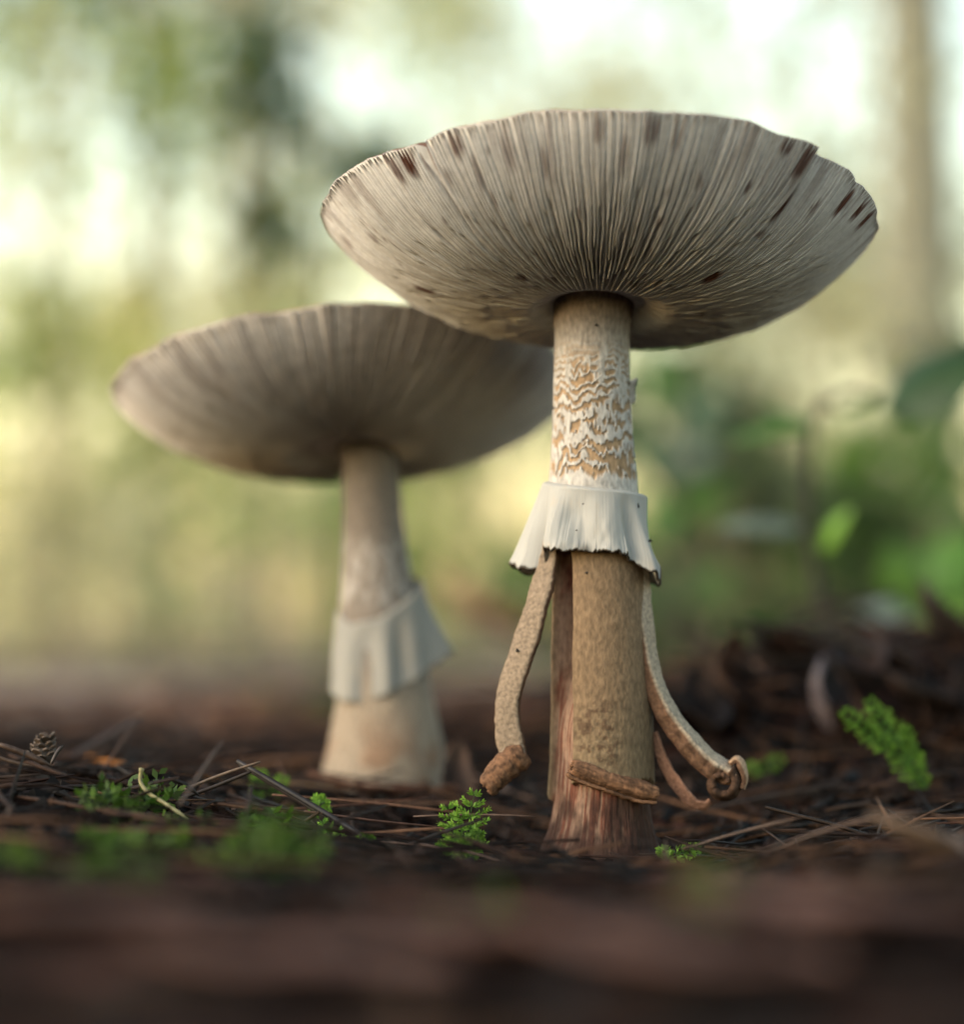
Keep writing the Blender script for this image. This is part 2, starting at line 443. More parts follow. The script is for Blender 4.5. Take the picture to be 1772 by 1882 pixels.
# scaly zone
bh = np.interp(py1, [560, 640, 720, 800, 885], [8, 10, 17, 30, 46])
phase = np.concatenate([[0], np.cumsum(np.diff(py1) / (.5 * (bh[1:] + bh[:-1])))])
PHS = np.broadcast_to(phase[:, None], PY.shape)
wob = 8 * fbm(arc / 22 + 70, PY / 22, 89, 2)
zig = 2.2 * fbm((arc + wob) / 42 + 30, PY / 80, 81, 2) + 1.25 * fbm((arc + wob) / 15 + 30, PY / 40, 82, 2) + .6 * fbm(arc / 3.8 + 30, PY / 24, 83, 2)
fr = np.mod(PHS + zig, 1.0)
duty = .50 + .95 * fbm(arc / 30 + 9, PY / 26, 84) + .12 * sstep(760, 860, PY)
tanm = sstep(0, .05, fr) * sstep(duty + .05, duty, fr) * sstep(-.16, -.06, fbm((arc + wob) / 20 + 90, PY / 24, 80, 3) + .10 * sstep(700, 860, PY))
zone = sstep(610, 690, PY) * sstep(884 + 26 * fbm(arc / 30 + 3, 0 * arc, 85) + 10 * fbm(arc / 5 + 3, 0 * arc, 86), 876 + 26 * fbm(arc / 30 + 3, 0 * arc, 85) + 10 * fbm(arc / 5 + 3, 0 * arc, 86) - 4, PY)
upper = sstep(905, 895, PY)
white = 1 - tanm * zone
fuzzy = sstep(680, 570, PY)
disp = 2.7 * (white - 1) * zone * (.35 + .65 * sstep(640, 760, PY))
disp += .7 * zone * fr * white                                       # each flake lifts towards its torn lower edge
disp += upper * 1.0 * fbm(arc / 9, PY / 9, 87)
c_white = np.array([.34, .33, .318]); c_tan = np.array([.25, .175, .108]); c_top = np.array([.115, .086, .066])
cu = lerp(c_tan, c_white, white[..., None])
tv = sstep(.02, .25, fbm(arc / 7, PY / 6, 88))
cu = lerp(cu, lerp(c_top, c_top * 1.25, tv[..., None]), (fuzzy * .9)[..., None])  # brown fuzzy stem top, with the cap's shade painted into its colour
# lower stem: outer cortex, the bare strip on its left, fibres below
pd = np.degrees(PH)
jag = 26 * fbm(arc / 18 + 4, 0 * arc, 91) + 10 * fbm(arc / 4 + 4, 0 * arc, 92)
left_edge = -37 + 4 * fbm(PY / 60, 0 * PY + 1, 93) + 10 * sstep(1200, 1450, PY) * 0 
front = sstep(left_edge - .8, left_edge + .8, pd) * sstep(78 + 1, 78, pd)
back = np.maximum(sstep(-79, -81, pd), sstep(79, 80.5, pd) * .55)
cort = np.maximum(front * sstep(1436 + jag, 1430 + jag, PY), back * sstep(1470 + jag, 1462 + jag, PY))
lower = sstep(930, 936, PY)
slot = sstep(-80, -72, pd) * sstep(-34, -42, pd) * sstep(1360, 1180, PY)
disp += lower * (-(1 - cort) * (13.0 + 34 * slot))
rough_zone = sstep(1255, 1330, PY) * sstep(1430, 1380, PY) * np.exp(-((pd + 8) / 26) ** 2)
disp += lower * cort * (1.1 * fbm(arc / 5, PY / 8, 94) + 1.6 * fbm(arc / 26, PY / 40, 95) + 3.0 * rough_zone * fbm(arc / 7, PY / 6, 96))
fib = fbm(arc / 5 + .004 * PY, PY / 90, 97)
disp += lower * (1 - cort) * (4.5 * fib + (16 * sstep(1440, 1580, PY) * fbm(arc / 26, PY / 60, 98) + 6 * sstep(1500, 1590, PY)))
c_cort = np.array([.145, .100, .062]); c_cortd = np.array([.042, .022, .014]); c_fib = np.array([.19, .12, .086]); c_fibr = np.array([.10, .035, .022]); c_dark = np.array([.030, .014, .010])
speck = sstep(.05, .3, fbm(arc / 3.2, PY / 6, 99))
cl = lerp(c_cort, c_cort * .62, (.55 * speck)[..., None])
cl = lerp(cl, c_cort * np.array([.9, .95, .95]), sstep(1250, 1400, PY)[..., None])
cl = lerp(cl, c_cortd, (np.clip(1.5 * rough_zone, 0, 1) * sstep(-.05, .2, fbm(arc / 8, PY / 8, 100)) * .7)[..., None])
cf = lerp(c_fib, c_fibr, sstep(-.06, .14, fib + .3 * fbm(arc / 25, PY / 60, 101))[..., None])
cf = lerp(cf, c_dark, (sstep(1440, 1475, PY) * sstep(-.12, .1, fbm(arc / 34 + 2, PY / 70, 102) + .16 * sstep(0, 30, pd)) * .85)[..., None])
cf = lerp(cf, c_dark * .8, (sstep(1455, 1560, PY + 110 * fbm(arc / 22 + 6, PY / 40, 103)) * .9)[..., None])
cl = lerp(cf, cl, cort[..., None])
cc = lerp(cu, cl, lower[..., None])
white_band = (sstep(895, 905, PY) * sstep(936, 930, PY))[..., None]
cc = lerp(cc, np.broadcast_to(c_white, cc.shape), white_band)
rad1 = (hww + disp) * K1
cw = np.array([L1(float(a), float(b)) for a, b in zip(table(py1, ST1_), py1)])
V = np.stack([cw[:, 0][:, None] + rad1 * np.sin(PH), cw[:, 1][:, None] - rad1 * np.cos(PH), np.broadcast_to(cw[:, 2][:, None], PH.shape)], -1)
mesh_obj('stem', V.reshape(-1, 3), grid_faces(len(py1), nph, True)[:, ::-1].copy(), M['stem'], mush1, cc.reshape(-1, 3))

# a torn flake that sticks out of the right side of the stem
nfl = 14
pts = []
for i in range(nfl):
    a = i / (nfl - 1)
    for j in range(10):
        b = j / 9
        jagd = (3 * math.sin(a * 37) + 2.2 * math.sin(a * 90 + 1)) * b
        x = 1156 + b * (13 - 5 * a) + jagd * .5
        y = 742 - a * 0 - (1 - a) * 42 - 3 * b + jagd * .6 + 2 * b * (1 - a) * -2
        pts.append(L1(x, y, -.002 + .0025 * a + .0008 * b))
o = mesh_obj('torn_flake', np.array(pts), grid_faces(nfl, 10), M['stem'], mush1, np.broadcast_to(c_white * .9, (nfl * 10, 3)))
sm = o.modifiers.new('thick', 'SOLIDIFY'); sm.thickness = .0004

# ---- ring (skirt)
def make_ring(parent, cx, ytop, yhem, rtop, rsh, rhem, power, Lfun, K, cols, rows, seed, hem_dark, dark_amt, waves, base_col, spot=None, folds=()):
    ph = np.linspace(-np.pi, np.pi, cols, endpoint=False)
    d_ = np.degrees(ph)
    yt, yh, rh, pw = table(d_, ytop), table(d_, yhem), table(d_, rhem), table(d_, power)
    yh = yh + 12 * fbm(ph * 12 + 60, 0 * ph, seed + 9) + 6 * fbm(ph * 30 + 60, 0 * ph, seed) + 3 * fbm(ph * 90 + 60, 0 * ph, seed + 1)
    V, C, U = [], [], []
    for s in np.linspace(0, 1, rows):
        if s < .12:
            q = s / .12
            r = lerp(rtop, rsh, math.sin(q * math.pi / 2)); y = yt + (1 - math.cos(q * math.pi / 2)) * 7 - 4
            r = r + 0 * ph
        else:
            q = (s - .12) / .88
            r = rsh + (rh - rsh) * q ** pw; y = lerp(yt + 3, yh, q)
            r = r + waves * (q ** .8) * fbm(ph * 2.6 + 20, 0 * ph + q * 1.2, seed + 2, 3) + 1.6 * q * fbm(ph * 9 + 20, 0 * ph + q * 4, seed + 3)
            for fc, fw, fa in folds: r = r + fa * math.sin(math.pi * min(1, q * .75)) * np.exp(-((d_ - fc - 6 * q) / fw) ** 2)
            r = r + 2.0 * sstep(.93, 1, q) * fbm(ph * 40 + 20, 0 * ph + q * 9, seed + 4)
        z = np.array([Lfun(cx, float(b))[2] for b in y])
        c0 = Lfun(cx, float(np.mean(y)))
        V.append(np.stack([c0[0] + r * K * np.sin(ph), c0[1] - r * K * np.cos(ph), z], -1))
        dk = dark_amt * sstep(hem_dark, hem_dark + .02, s + .025 * fbm(ph * 25 + 20, 0 * ph + s * 6, seed + 6))
        if spot: dk = np.maximum(dk, spot[3] * np.exp(-((d_ - spot[0]) / spot[1]) ** 2 - ((s - 1.0) / spot[2]) ** 2))
        blot = .18 * sstep(.12, .3, fbm(ph * 6 + 20, 0 * ph + s * 3, seed + 7))
        c = lerp(np.broadcast_to(base_col, (cols, 3)), np.array([.42, .33, .22]), blot[:, None])
        C.append(lerp(c, np.array([.035, .024, .014]), dk[:, None]))
        U.append(np.stack([ph, 0 * ph + s], -1))
    o = mesh_obj('ring', np.array(V).reshape(-1, 3), grid_faces(rows, cols, True)[:, ::-1].copy(), M['ring'], parent, np.array(C).reshape(-1, 3), np.array(U).reshape(-1, 2))
    sm = o.modifiers.new('thick', 'SOLIDIFY'); sm.thickness = .0005; sm.offset = -1
    return o

make_ring(mush1, 1093,
          [(-180, 900), (-90, 888), (-40, 898), (0, 905), (50, 911), (90, 914), (180, 900)],
          [(-180, 1050), (-120, 1050), (-90, 1036), (-78, 1044), (-63, 1050), (-58, 1016), (-50, 1011), (-30, 1015), (0, 1016), (22, 1017), (34, 1030), (46, 1048), (58, 1062), (64, 1066), (68, 1042), (71, 1070), (90, 1076), (110, 1074), (180, 1050)],
          80, 97, [(-180, 120), (-115, 150), (-90, 160), (-76, 150), (-64, 108), (-57, 121), (-40, 124), (-15, 112), (0, 112), (25, 118), (38, 108), (50, 126), (70, 130), (90, 126), (130, 122), (180, 120)],
          [(-180, 1.1), (-90, .95), (-60, 1.2), (0, 1.4), (60, 1.8), (90, 2.1), (180, 1.1)],
          L1, K1, 900, 90, 201, .972, .95, 26, np.array([.365, .37, .365]), spot=(-12, 8, .10, .75), folds=((-46, 9, 9), (-22, 12, -9), (4, 10, 5), (33, 7, -9), (46, 6, 7), (66, 5, -6)))

# ---- peeled strips
def ribbon(name, parent, pts, Lfun, K, n, outer, edge, inner, seed, mat='strap', section=12):
    """pts rows: px, py, depth offset(px), width, thickness, width axis x, y, z. Rounded section swept along the path."""
    A = smooth_path(pts, n)
    A[:, 3] *= 1 + .30 * fbm(np.arange(n) / 9., np.zeros(n), seed + 7) + .10 * fbm(np.arange(n) / 3., np.zeros(n), seed + 8)
    C = np.array([Lfun(a[0], a[1], a[2] * K) for a in A])
    T = np.gradient(C, axis=0); T /= np.linalg.norm(T, axis=1)[:, None]
    W = A[:, 5:8]; W = W - T * np.sum(W * T, axis=1)[:, None]; W /= np.linalg.norm(W, axis=1)[:, None]
    N = np.cross(T, W)                                     # outward
    # rounded rectangle section: (a along width, b along normal)
    sec = []
    m = section
    for i in range(m): sec.append((-1 + 2 * i / (m - 1), 1, 0))
    for i in range(1, 5): sec.append((1, 1 - 2 * i / 5, 1))
    for i in range(m): sec.append((1 - 2 * i / (m - 1), -1, 2))
    for i in range(1, 5): sec.append((-1, -1 + 2 * i / 5, 1))
    V, Cc = [], []
    ncs = len(sec)
    s_arc = np.concatenate([[0], np.cumsum(np.linalg.norm(np.diff(C, axis=0), axis=1))]) / K
    for k, (a, b, kind) in enumerate(sec):
        rnd = 1 - .10 * (abs(a) > .9) * (abs(b) > .9)
        bow = .07 * (1 - a * a) * A[:, 3] * .5                                   # slightly arched across its width
        rough = 1.6 * fbm(s_arc / 7 + 13 * k, 0 * s_arc + k * .7, seed) + 2.0 * fbm(s_arc / 30, 0 * s_arc + a * 1.2, seed + 1)
        p = C + (W * (a * rnd * A[:, 3] * .5)[:, None] + N * (b * rnd * A[:, 4] * .5 + bow + rough * (1 if kind == 0 else .7))[:, None]) * K
        V.append(p)
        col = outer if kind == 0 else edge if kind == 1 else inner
        sp = sstep(0, .25, fbm(s_arc / 4, 0 * s_arc + a * 6, seed + 3))
        if kind: sp = sstep(-.05, .25, fbm(s_arc / 40, 0 * s_arc + b * 3 + a * 4, seed + 4))
        Cc.append(lerp(np.broadcast_to(np.array(col), (n, 3)), np.array(col) * (.8 if kind == 0 else .5), sp[:, None]))
    V = np.stack(V, 1); Cc = np.stack(Cc, 1)
    F = [tuple(q[::-1]) for q in grid_faces(n, ncs, True)]
    F.append(tuple(range(ncs))); F.append(tuple((n - 1) * ncs + i for i in range(ncs - 1, -1, -1)))
    return mesh_obj(name, V.reshape(-1, 3), F, M[mat], parent, Cc.reshape(-1, 3))

OUT = (.18, .14, .105); EDG = (.10, .056, .035); INN = (.09, .046, .03)  # EDG is brown inner flesh, darkened to hold the shade on strip edges
# left strip, hanging free
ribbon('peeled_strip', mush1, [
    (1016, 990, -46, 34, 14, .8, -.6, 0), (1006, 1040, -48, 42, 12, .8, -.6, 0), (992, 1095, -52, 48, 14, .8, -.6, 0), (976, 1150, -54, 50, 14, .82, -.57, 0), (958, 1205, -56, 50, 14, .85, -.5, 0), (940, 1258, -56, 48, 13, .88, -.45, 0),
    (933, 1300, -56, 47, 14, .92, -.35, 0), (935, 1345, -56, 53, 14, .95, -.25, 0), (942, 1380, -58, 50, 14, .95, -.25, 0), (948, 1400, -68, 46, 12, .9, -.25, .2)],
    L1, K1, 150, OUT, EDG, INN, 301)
# its rolled end
def roll(name, parent, p0, p1, rad, turns, Lfun, K, col, seed, thick=7, nlen=40, bend=0.0, taper=1.0, dep0=0.0, dep1=0.0, start=2.6):
    """a sheet rolled up like a scroll, its axis from p0 to p1 (photo pixels)"""
    a = np.array(Lfun(p0[0], p0[1], dep0 * K)); b = np.array(Lfun(p1[0], p1[1], dep1 * K))
    T = (b - a) / np.linalg.norm(b - a)
    up = np.array([0, 0, 1.0]); N = up - T * np.dot(up, T); N /= np.linalg.norm(N); B = np.cross(T, N)
    ns = 64
    th = np.linspace(0, 2 * np.pi * turns, ns)
    V, Cc = [], []
    for i in range(nlen):
        f = i / (nlen - 1)
        cen = lerp(a, b, f) + (N * bend * math.sin(math.pi * f)) * K
        r = rad * (1 - .22 * abs(2 * f - 1) ** 8) * (1 - (1 - taper) * f) * (1 + .45 * float(fbm(f * 7, .3, seed)))
        for side in (0, 1):
            rr = r * (1 - .52 * th / th[-1]) - side * thick * (.9 if th[-1] else 1)
            rr = rr * (1 + .10 * fbm(th * 2.2, 0 * th + f * 4, seed + 2)) + 1.2 * fbm(th * 9, 0 * th + f * 30, seed + 3)
            V.append(cen[None, :] + (N[None, :] * np.cos(th + start)[:, None] + B[None, :] * np.sin(th + start)[:, None]) * (rr * K)[:, None] + T[None, :] * (14 * K * fbm(th * 2, 0 * th + f, seed + 5))[:, None])
            v = sstep(-.1, .25, fbm(th * 3, 0 * th + f * 6, seed + 4))
            Cc.append(lerp(np.broadcast_to(np.array(col), (ns, 3)), np.array(col) * .4, v[:, None]))
    V = np.array(V).reshape(nlen, 2, ns, 3); Cc = np.array(Cc).reshape(nlen, 2, ns, 3)
    ring = np.concatenate([V[:, 0], V[:, 1, ::-1]], 1); rc = np.concatenate([Cc[:, 0], Cc[:, 1, ::-1]], 1)
    F = [tuple(q) for q in grid_faces(nlen, 2 * ns, True)]
    for i in range(ns - 1):
        F.append((i + 1, i, 2 * ns - 1 - i, 2 * ns - 2 - i)); o_ = (nlen - 1) * 2 * ns
        F.append((o_ + i, o_ + i + 1, o_ + 2 * ns - 2 - i, o_ + 2 * ns - 1 - i))
    return mesh_obj(name, ring.reshape(-1, 3), F, M['strap'], parent, rc.reshape(-1, 3))

roll('curled_end', mush1, (962, 1382), (893, 1446), 31, 1.5, L1, K1, (.125, .066, .038), 311, dep0=-66, dep1=-70, bend=5, taper=.9, nlen=60)
# right strip: leaves the stem half way down and ends in an upturned curl
RW = (.45, -.86, .28)
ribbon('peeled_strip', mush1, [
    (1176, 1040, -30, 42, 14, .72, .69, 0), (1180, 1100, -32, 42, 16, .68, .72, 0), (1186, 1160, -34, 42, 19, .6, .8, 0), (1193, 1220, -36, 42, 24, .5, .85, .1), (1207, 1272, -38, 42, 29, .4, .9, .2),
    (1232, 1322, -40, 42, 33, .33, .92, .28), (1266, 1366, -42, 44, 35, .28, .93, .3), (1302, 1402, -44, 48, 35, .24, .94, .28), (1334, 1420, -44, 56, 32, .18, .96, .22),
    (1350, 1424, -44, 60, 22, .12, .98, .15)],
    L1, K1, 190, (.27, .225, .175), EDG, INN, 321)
roll('curled_end', mush1, (1327, 1438), (1329, 1440), 38, 1.15, L1, K1, (.055, .030, .019), 351, dep0=-76, dep1=-10, thick=10, nlen=30, start=.6)
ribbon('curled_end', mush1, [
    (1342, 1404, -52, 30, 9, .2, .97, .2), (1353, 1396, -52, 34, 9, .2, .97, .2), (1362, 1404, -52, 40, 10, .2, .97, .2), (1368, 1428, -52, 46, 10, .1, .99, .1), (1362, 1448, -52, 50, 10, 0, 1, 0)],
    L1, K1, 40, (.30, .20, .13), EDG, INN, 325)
ribbon('peeled_strip', mush1, [
    (1203, 1345, -20, 14, 6, .8, -.6, 0), (1214, 1385, -24, 20, 5, .8, -.6, 0), (1230, 1420, -28, 24, 5, .8, -.55, .1), (1252, 1452, -32, 25, 5, .75, -.55, .3),
    (1274, 1474, -34, 20, 8, .6, -.5, .6), (1294, 1480, -34, 18, 7, .3, -.5, .8), (1306, 1472, -34, 12, 6, .1, -.5, .8)],
    L1, K1, 90, (.19, .10, .068), (.24, .13, .09), INN, 331)
# rolled lower edge of the bark-like skin on the front
roll('curled_end', mush1, (1050, 1410), (1206, 1460), 23, 1.6, L1, K1, (.15, .078, .044), 341, dep0=-100, dep1=-78, bend=-3, nlen=60)

# ---- the second mushroom, behind
D2 = .53; K2 = D2 / FPX
base2 = P(705, 1440, D2)
mush2 = empty('mushroom', base2)
tag(mush2, 'soft-focus mushroom with swollen foot and folded white ring, standing behind the scaly one', 'mushroom')
L2 = lambda px, py, dd=0.0: P(px, py, D2 + dd) - base2
R2 = 428 * K2; DEP2 = .305 * R2
def rimR2(p):
    q = np.mod(p + np.pi, 2 * np.pi) - np.pi
    return 1 + .012 * np.sin(3 * q + 2.1) + .035 * fbm(q * 5 + 40, 0 * q, 161) + .02 * fbm(q * 18 + 40, 0 * q, 162) + .02 * np.exp(-((q - deg(10)) / .12) ** 2)
def rimZ2(p):
    q = np.mod(p + np.pi, 2 * np.pi) - np.pi
    return .018 * np.sin(2 * q + .3) + .05 * fbm(q * 4 + 20, 0 * q, 163)
def stain2(ph, t):
    a = sstep(-.02, .2, fbm(ph * 14 + 50, t * 2.5, 171)) * sstep(.45, 1, t) * .3
    b = sstep(.96, .995, t) * .5
    c = .3 * np.exp(-((ph - deg(12)) / .35) ** 2) * sstep(.45, .95, t)
    return np.clip(np.maximum.reduce([a, b, c + 0 * t]), 0, 1)
make_cap(mush2, L2(630, 716), R2, DEP2, deg(-12.5), deg(-2.0), rimR2, rimZ2, stain2, 220, 20, 23, (.24, .14, .09), GILL * np.array([1, .97, .95]), rstem=.13)
ST2 = [(800, 678, 60), (830, 679, 54), (870, 682, 52), (930, 685, 54), (1000, 689, 58), (1080, 694, 66), (1140, 698, 74), (1220, 703, 82), (1290, 708, 90), (1360, 709, 104), (1410, 706, 113), (1450, 705, 118)]
py2 = np.arange(800, 1451, 5.0); p2 = np.linspace(-np.pi, np.pi, 140, endpoint=False)
PY, PH = np.meshgrid(py2, p2, indexing='ij')
hw = table(PY, [(a, c) for a, b, c in ST2]) + 3 * fbm(PH * 4 + 20, PY / 30, 181) + 1.5 * fbm(PH * 20 + 20, PY / 40, 182)
cw = np.array([L2(float(table(b, [(a_, b_) for a_, b_, c_ in ST2])), float(b)) for b in py2])
V = np.stack([cw[:, 0][:, None] + hw * K2 * np.sin(PH), cw[:, 1][:, None] - hw * K2 * np.cos(PH), np.broadcast_to(cw[:, 2][:, None], PH.shape)], -1)
m_ = sstep(-.1, .1, fbm(PH * 7 + 30, PY / 18, 183)) * sstep(960, 1030, PY) * sstep(1130, 1100, PY)
c2 = lerp(np.array([.145, .125, .11]), np.array([.26, .245, .235]), m_[..., None])
c2 = lerp(c2, np.array([.20, .165, .13]), sstep(1200, 1300, PY)[..., None])
c2 = lerp(c2, np.array([.17, .11, .075]), (sstep(1280, 1400, PY) * sstep(-.05, .2, fbm(PH * 3 + 20, PY / 60, 184)))[..., None])
mesh_obj('stem', V.reshape(-1, 3), grid_faces(len(py2), 140, True)[:, ::-1].copy(), M['stem'], mush2, c2.reshape(-1, 3))
make_ring(mush2, 698,
          [(-180, 1080), (-90, 1128), (-40, 1150), (0, 1140), (40, 1110), (90, 1070), (140, 1060), (180, 1080)],
          [(-180, 1210), (-120, 1230), (-90, 1262), (-50, 1285), (-20, 1288), (10, 1272), (40, 1248), (60, 1228), (80, 1205), (90, 1200), (120, 1200), (180, 1210)],
          70, 80, [(-180, 105), (-90, 88), (-60, 92), (-35, 96), (-12, 88), (8, 97), (24, 90), (40, 104), (55, 100), (70, 116), (84, 132), (95, 136), (140, 118), (180, 105)],
          [(-180, 1.2), (-90, .7), (0, 1.0), (90, 1.3), (180, 1.2)],
          L2, K2, 360, 50, 221, .975, .5, 14, np.array([.255, .255, .245]), folds=((-42, 12, 4), (-18, 14, -7), (8, 9, 7), (27, 10, -6), (46, 9, 4)))

# ------------------------------------------------------------------ forest floor litter
def needle(a, b, r, sag=0.0, bow=(0, 0, 0), n=10, sides=6):
    a, b = np.asarray(a), np.asarray(b)
    f = np.linspace(0, 1, n)
    path = a + (b - a) * f[:, None] + np.asarray(bow) * np.sin(np.pi * f)[:, None]
    rad = r * (1 - .75 * sstep(.75, 1, f)) * (1 - .3 * sstep(.2, 0, f))
    return tube(path, rad, sides)

NEEDLES = [  # x0,y0,d0, x1,y1,d1, thickness px, colour, label
    (436, 1398, .437, 790, 1612, .425, 12, (.016, .014, .015), 'long dark pine needle slanting down right towards the scaly mushroom'),
    (440, 1404, .440, 712, 1568, .43, 9, (.02, .015, .014), 'dark pine needle paired with the long slanting one, ending sooner'),
    (478, 1400, .434, 262, 1490, .436, 6, (.08, .055, .04), 'thin pale-edged pine needle crossing the tip of the dark pair'),
    (470, 1414, .436, 300, 1478, .437, 7, (.022, .015, .012), 'dark needle lying just under the thin pale-edged one'),
    (310, 1430, .43, 366, 1462, .432, 9, (.012, .009, .008), 'short black needle stub poking over the green moss'),
    (0, 1368, .44, 96, 1408, .442, 12, (.05, .032, .025), 'thick brown needle sloping from the left edge past the broken cone'),
    (-20, 1384, .44, 60, 1408, .441, 7, (.06, .04, .03), 'thin brown needle lying under the thick one beside the broken cone'),
    (94, 1404, .432, 116, 1370, .433, 7, (.03, .022, .02), 'tiny dark twig standing up beside the broken cone'),
    (430, 1492, .44, 800, 1464, .46, 5.0, (.10, .045, .03), 'reddish needle lying flat behind the long dark pair'),
    (500, 1460, .445, 900, 1500, .455, 4.5, (.14, .07, .045), 'long rust-coloured needle lying level in front of the far mushroom foot'),
    (560, 1490, .43, 820, 1520, .44, 4.5, (.07, .035, .026), 'brown needle lying near the green sprigs by the dark pair'),
    (620, 1470, .47, 900, 1476, .48, 4.5, (.16, .09, .06), 'tan needle lying right before the far mushroom foot'),
    (760, 1500, .44, 985, 1500, .442, 3.5, (.11, .07, .055), 'thin straight needle pointing at the scaly mushroom foot'),
    (380, 1440, .47, 640, 1452, .50, 6.0, (.22, .11, .05), 'orange needle out of focus behind the moss'),
    (120, 1395, .50, 268, 1310, .53, 9.0, (.055, .035, .03), 'blurred dark twig rising behind the broken cone'),
    (330, 1480, .395, 410, 1360, .40, 7.0, (.04, .028, .024), 'blurred dark twig leaning over the moss cushion'),
    (940, 1590, .43, 1010, 1600, .425, 4.0, (.09, .05, .035), 'short brown needle lying at the scaly mushroom foot'),
    (700, 1545, .42, 1020, 1612, .41, 4.0, (.08, .05, .04), 'slim needle lying in dark soil before the scaly mushroom'),
    (1240, 1500, .47, 1560, 1440, .49, 4.0, (.07, .045, .035), 'faint needle lying under the right peeled strips'),
    (1255, 1560, .42, 1480, 1500, .41, 5.0, (.05, .032, .025), 'needle lying along the brown rise right of the scaly mushroom'),
    (1400, 1570, .40, 1700, 1490, .39, 6.0, (.06, .038, .03), 'broad needle lying across the brown rise'),
    (860, 1420, .52, 1010, 1480, .50, 5.0, (.09, .06, .05), 'blurred needle between the two mushroom feet'),
]
for (x0, y0, d0, x1, y1, d1, w, c, lab) in NEEDLES:
    a, b = P(x0, y0, d0), P(x1, y1, d1)
    V, F = needle(a, b, w * .5 * K1, bow=(0, 0, .0012 * random.uniform(-.3, 1)))
    o0 = np.array([a[0], a[1], min(a[2], b[2])])
    col = np.array(c) * (1 + .5 * fbm(np.arange(len(V)) * .31, np.zeros(len(V)), int(abs(x0)) + 3))[:, None]
    o = mesh_obj('pine_needle' if 'twig' not in lab else 'twig', V - o0, F, M['needle'], None, col, loc=o0)
    tag(o, lab, 'pine needle' if 'twig' not in lab else 'twig', 'needles and twigs on the forest floor')

# countless needles, crumbs and flakes
def scatter_litter():
    s = Soup(); r = np.random.default_rng(5)
    cols = np.array([[.022, .010, .007], [.011, .006, .005], [.034, .018, .012], [.006, .0045, .004], [.075, .040, .024], [.018, .012, .010]])
    n = 5200
    for i in range(n):
        y = r.uniform(-.08, .9) if i % 3 else r.uniform(-.10, .25)
        if i % 17 == 0: y = r.uniform(-.33, -.1)
        wx = .10 + .24 * (y + .45)
        x = r.uniform(-wx, wx)
        ln = r.uniform(.012, .05) * (1 if y < .3 else 1.5); az = r.uniform(0, 2 * np.pi) if y > -.1 else r.normal(0, .5)
        f = np.linspace(-.5, .5, 5)
        X = x + f * ln * math.cos(az); Y = y + f * ln * math.sin(az)
        if np.hypot(X - .021, Y).min() < .0125 or np.hypot(X + .0204, Y - .08).min() < .0155: continue
        Zc = np.array([HZ(a_, b_) for a_, b_ in zip(X, Y)]); tilt = r.normal(0, .12)
        Z = np.full(5, Zc.max()) * .5 + Zc * .5 + f * ln * tilt + r.uniform(-.0005, .0022)
        if Y.min() < -.1: Z = np.minimum(Z, Zc + .0025)
        path = np.stack([X, Y, Z], -1)
        V, F = tube(path, r.uniform(.00022, .00045) * np.array([.8, 1, 1, 1, .4]), 3)
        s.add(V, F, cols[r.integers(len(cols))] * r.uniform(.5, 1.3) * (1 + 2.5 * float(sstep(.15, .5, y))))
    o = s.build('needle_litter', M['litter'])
    tag(o, 'countless fallen brown pine needles matted over the forest floor', 'needle litter', kind='stuff')
    s = Soup()
    for i in range(15000):
        y = r.uniform(-.3, .8) if i % 5 == 0 else r.uniform(-.08, .10) + abs(r.normal()) * .07
        wx = .10 + .24 * (y + .45); x = r.uniform(-wx, wx)
        if np.hypot(x - .021, y) < .012 or np.hypot(x + .0204, y - .08) < .0145: continue
        z = HZ(x, y); sz = r.uniform(.0008, .0026) * (1 if y < .3 else 2)
        a = r.normal(size=(6, 3)) * sz * np.array([1, 1, .6]); a[:, 2] += sz * .2
        base = np.array([[1, 0, 0], [-1, 0, 0], [0, 1, 0], [0, -1, 0], [0, 0, .7], [0, 0, -.7]]) * sz + a * .45
        V = base + np.array([x, y, z])
        F = [(0, 2, 4), (2, 1, 4), (1, 3, 4), (3, 0, 4), (2, 0, 5), (1, 2, 5), (3, 1, 5), (0, 3, 5)]
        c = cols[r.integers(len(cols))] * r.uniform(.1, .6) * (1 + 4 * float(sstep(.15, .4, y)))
        s.add(V, F, c)
    for i in range(1500):                                # soil and bits heaped against the foot of the sharp mushroom
        a = r.uniform(0, 2 * np.pi); rr = .0112 + abs(r.normal()) * .0045
        x, y = .021 + rr * math.cos(a), rr * math.sin(a)
        z = HZ(x, y) + r.uniform(0, 1) * max(0, .0042 - (rr - .0112) * .6); sz = r.uniform(.0005, .0014)
        V = np.array([[1, 0, 0], [-1, 0, 0], [0, 1, 0], [0, -1, 0], [0, 0, .7], [0, 0, -.7]]) * sz + r.normal(size=(6, 3)) * sz * .5 + np.array([x, y, z])
        s.add(V, [(0, 2, 4), (2, 1, 4), (1, 3, 4), (3, 0, 4), (2, 0, 5), (1, 2, 5), (3, 1, 5), (0, 3, 5)], cols[r.integers(len(cols))] * r.uniform(.15, .6))
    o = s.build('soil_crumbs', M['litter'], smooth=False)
    tag(o, 'loose dark soil crumbs and bark bits between the needles', 'soil', kind='stuff')
scatter_litter()

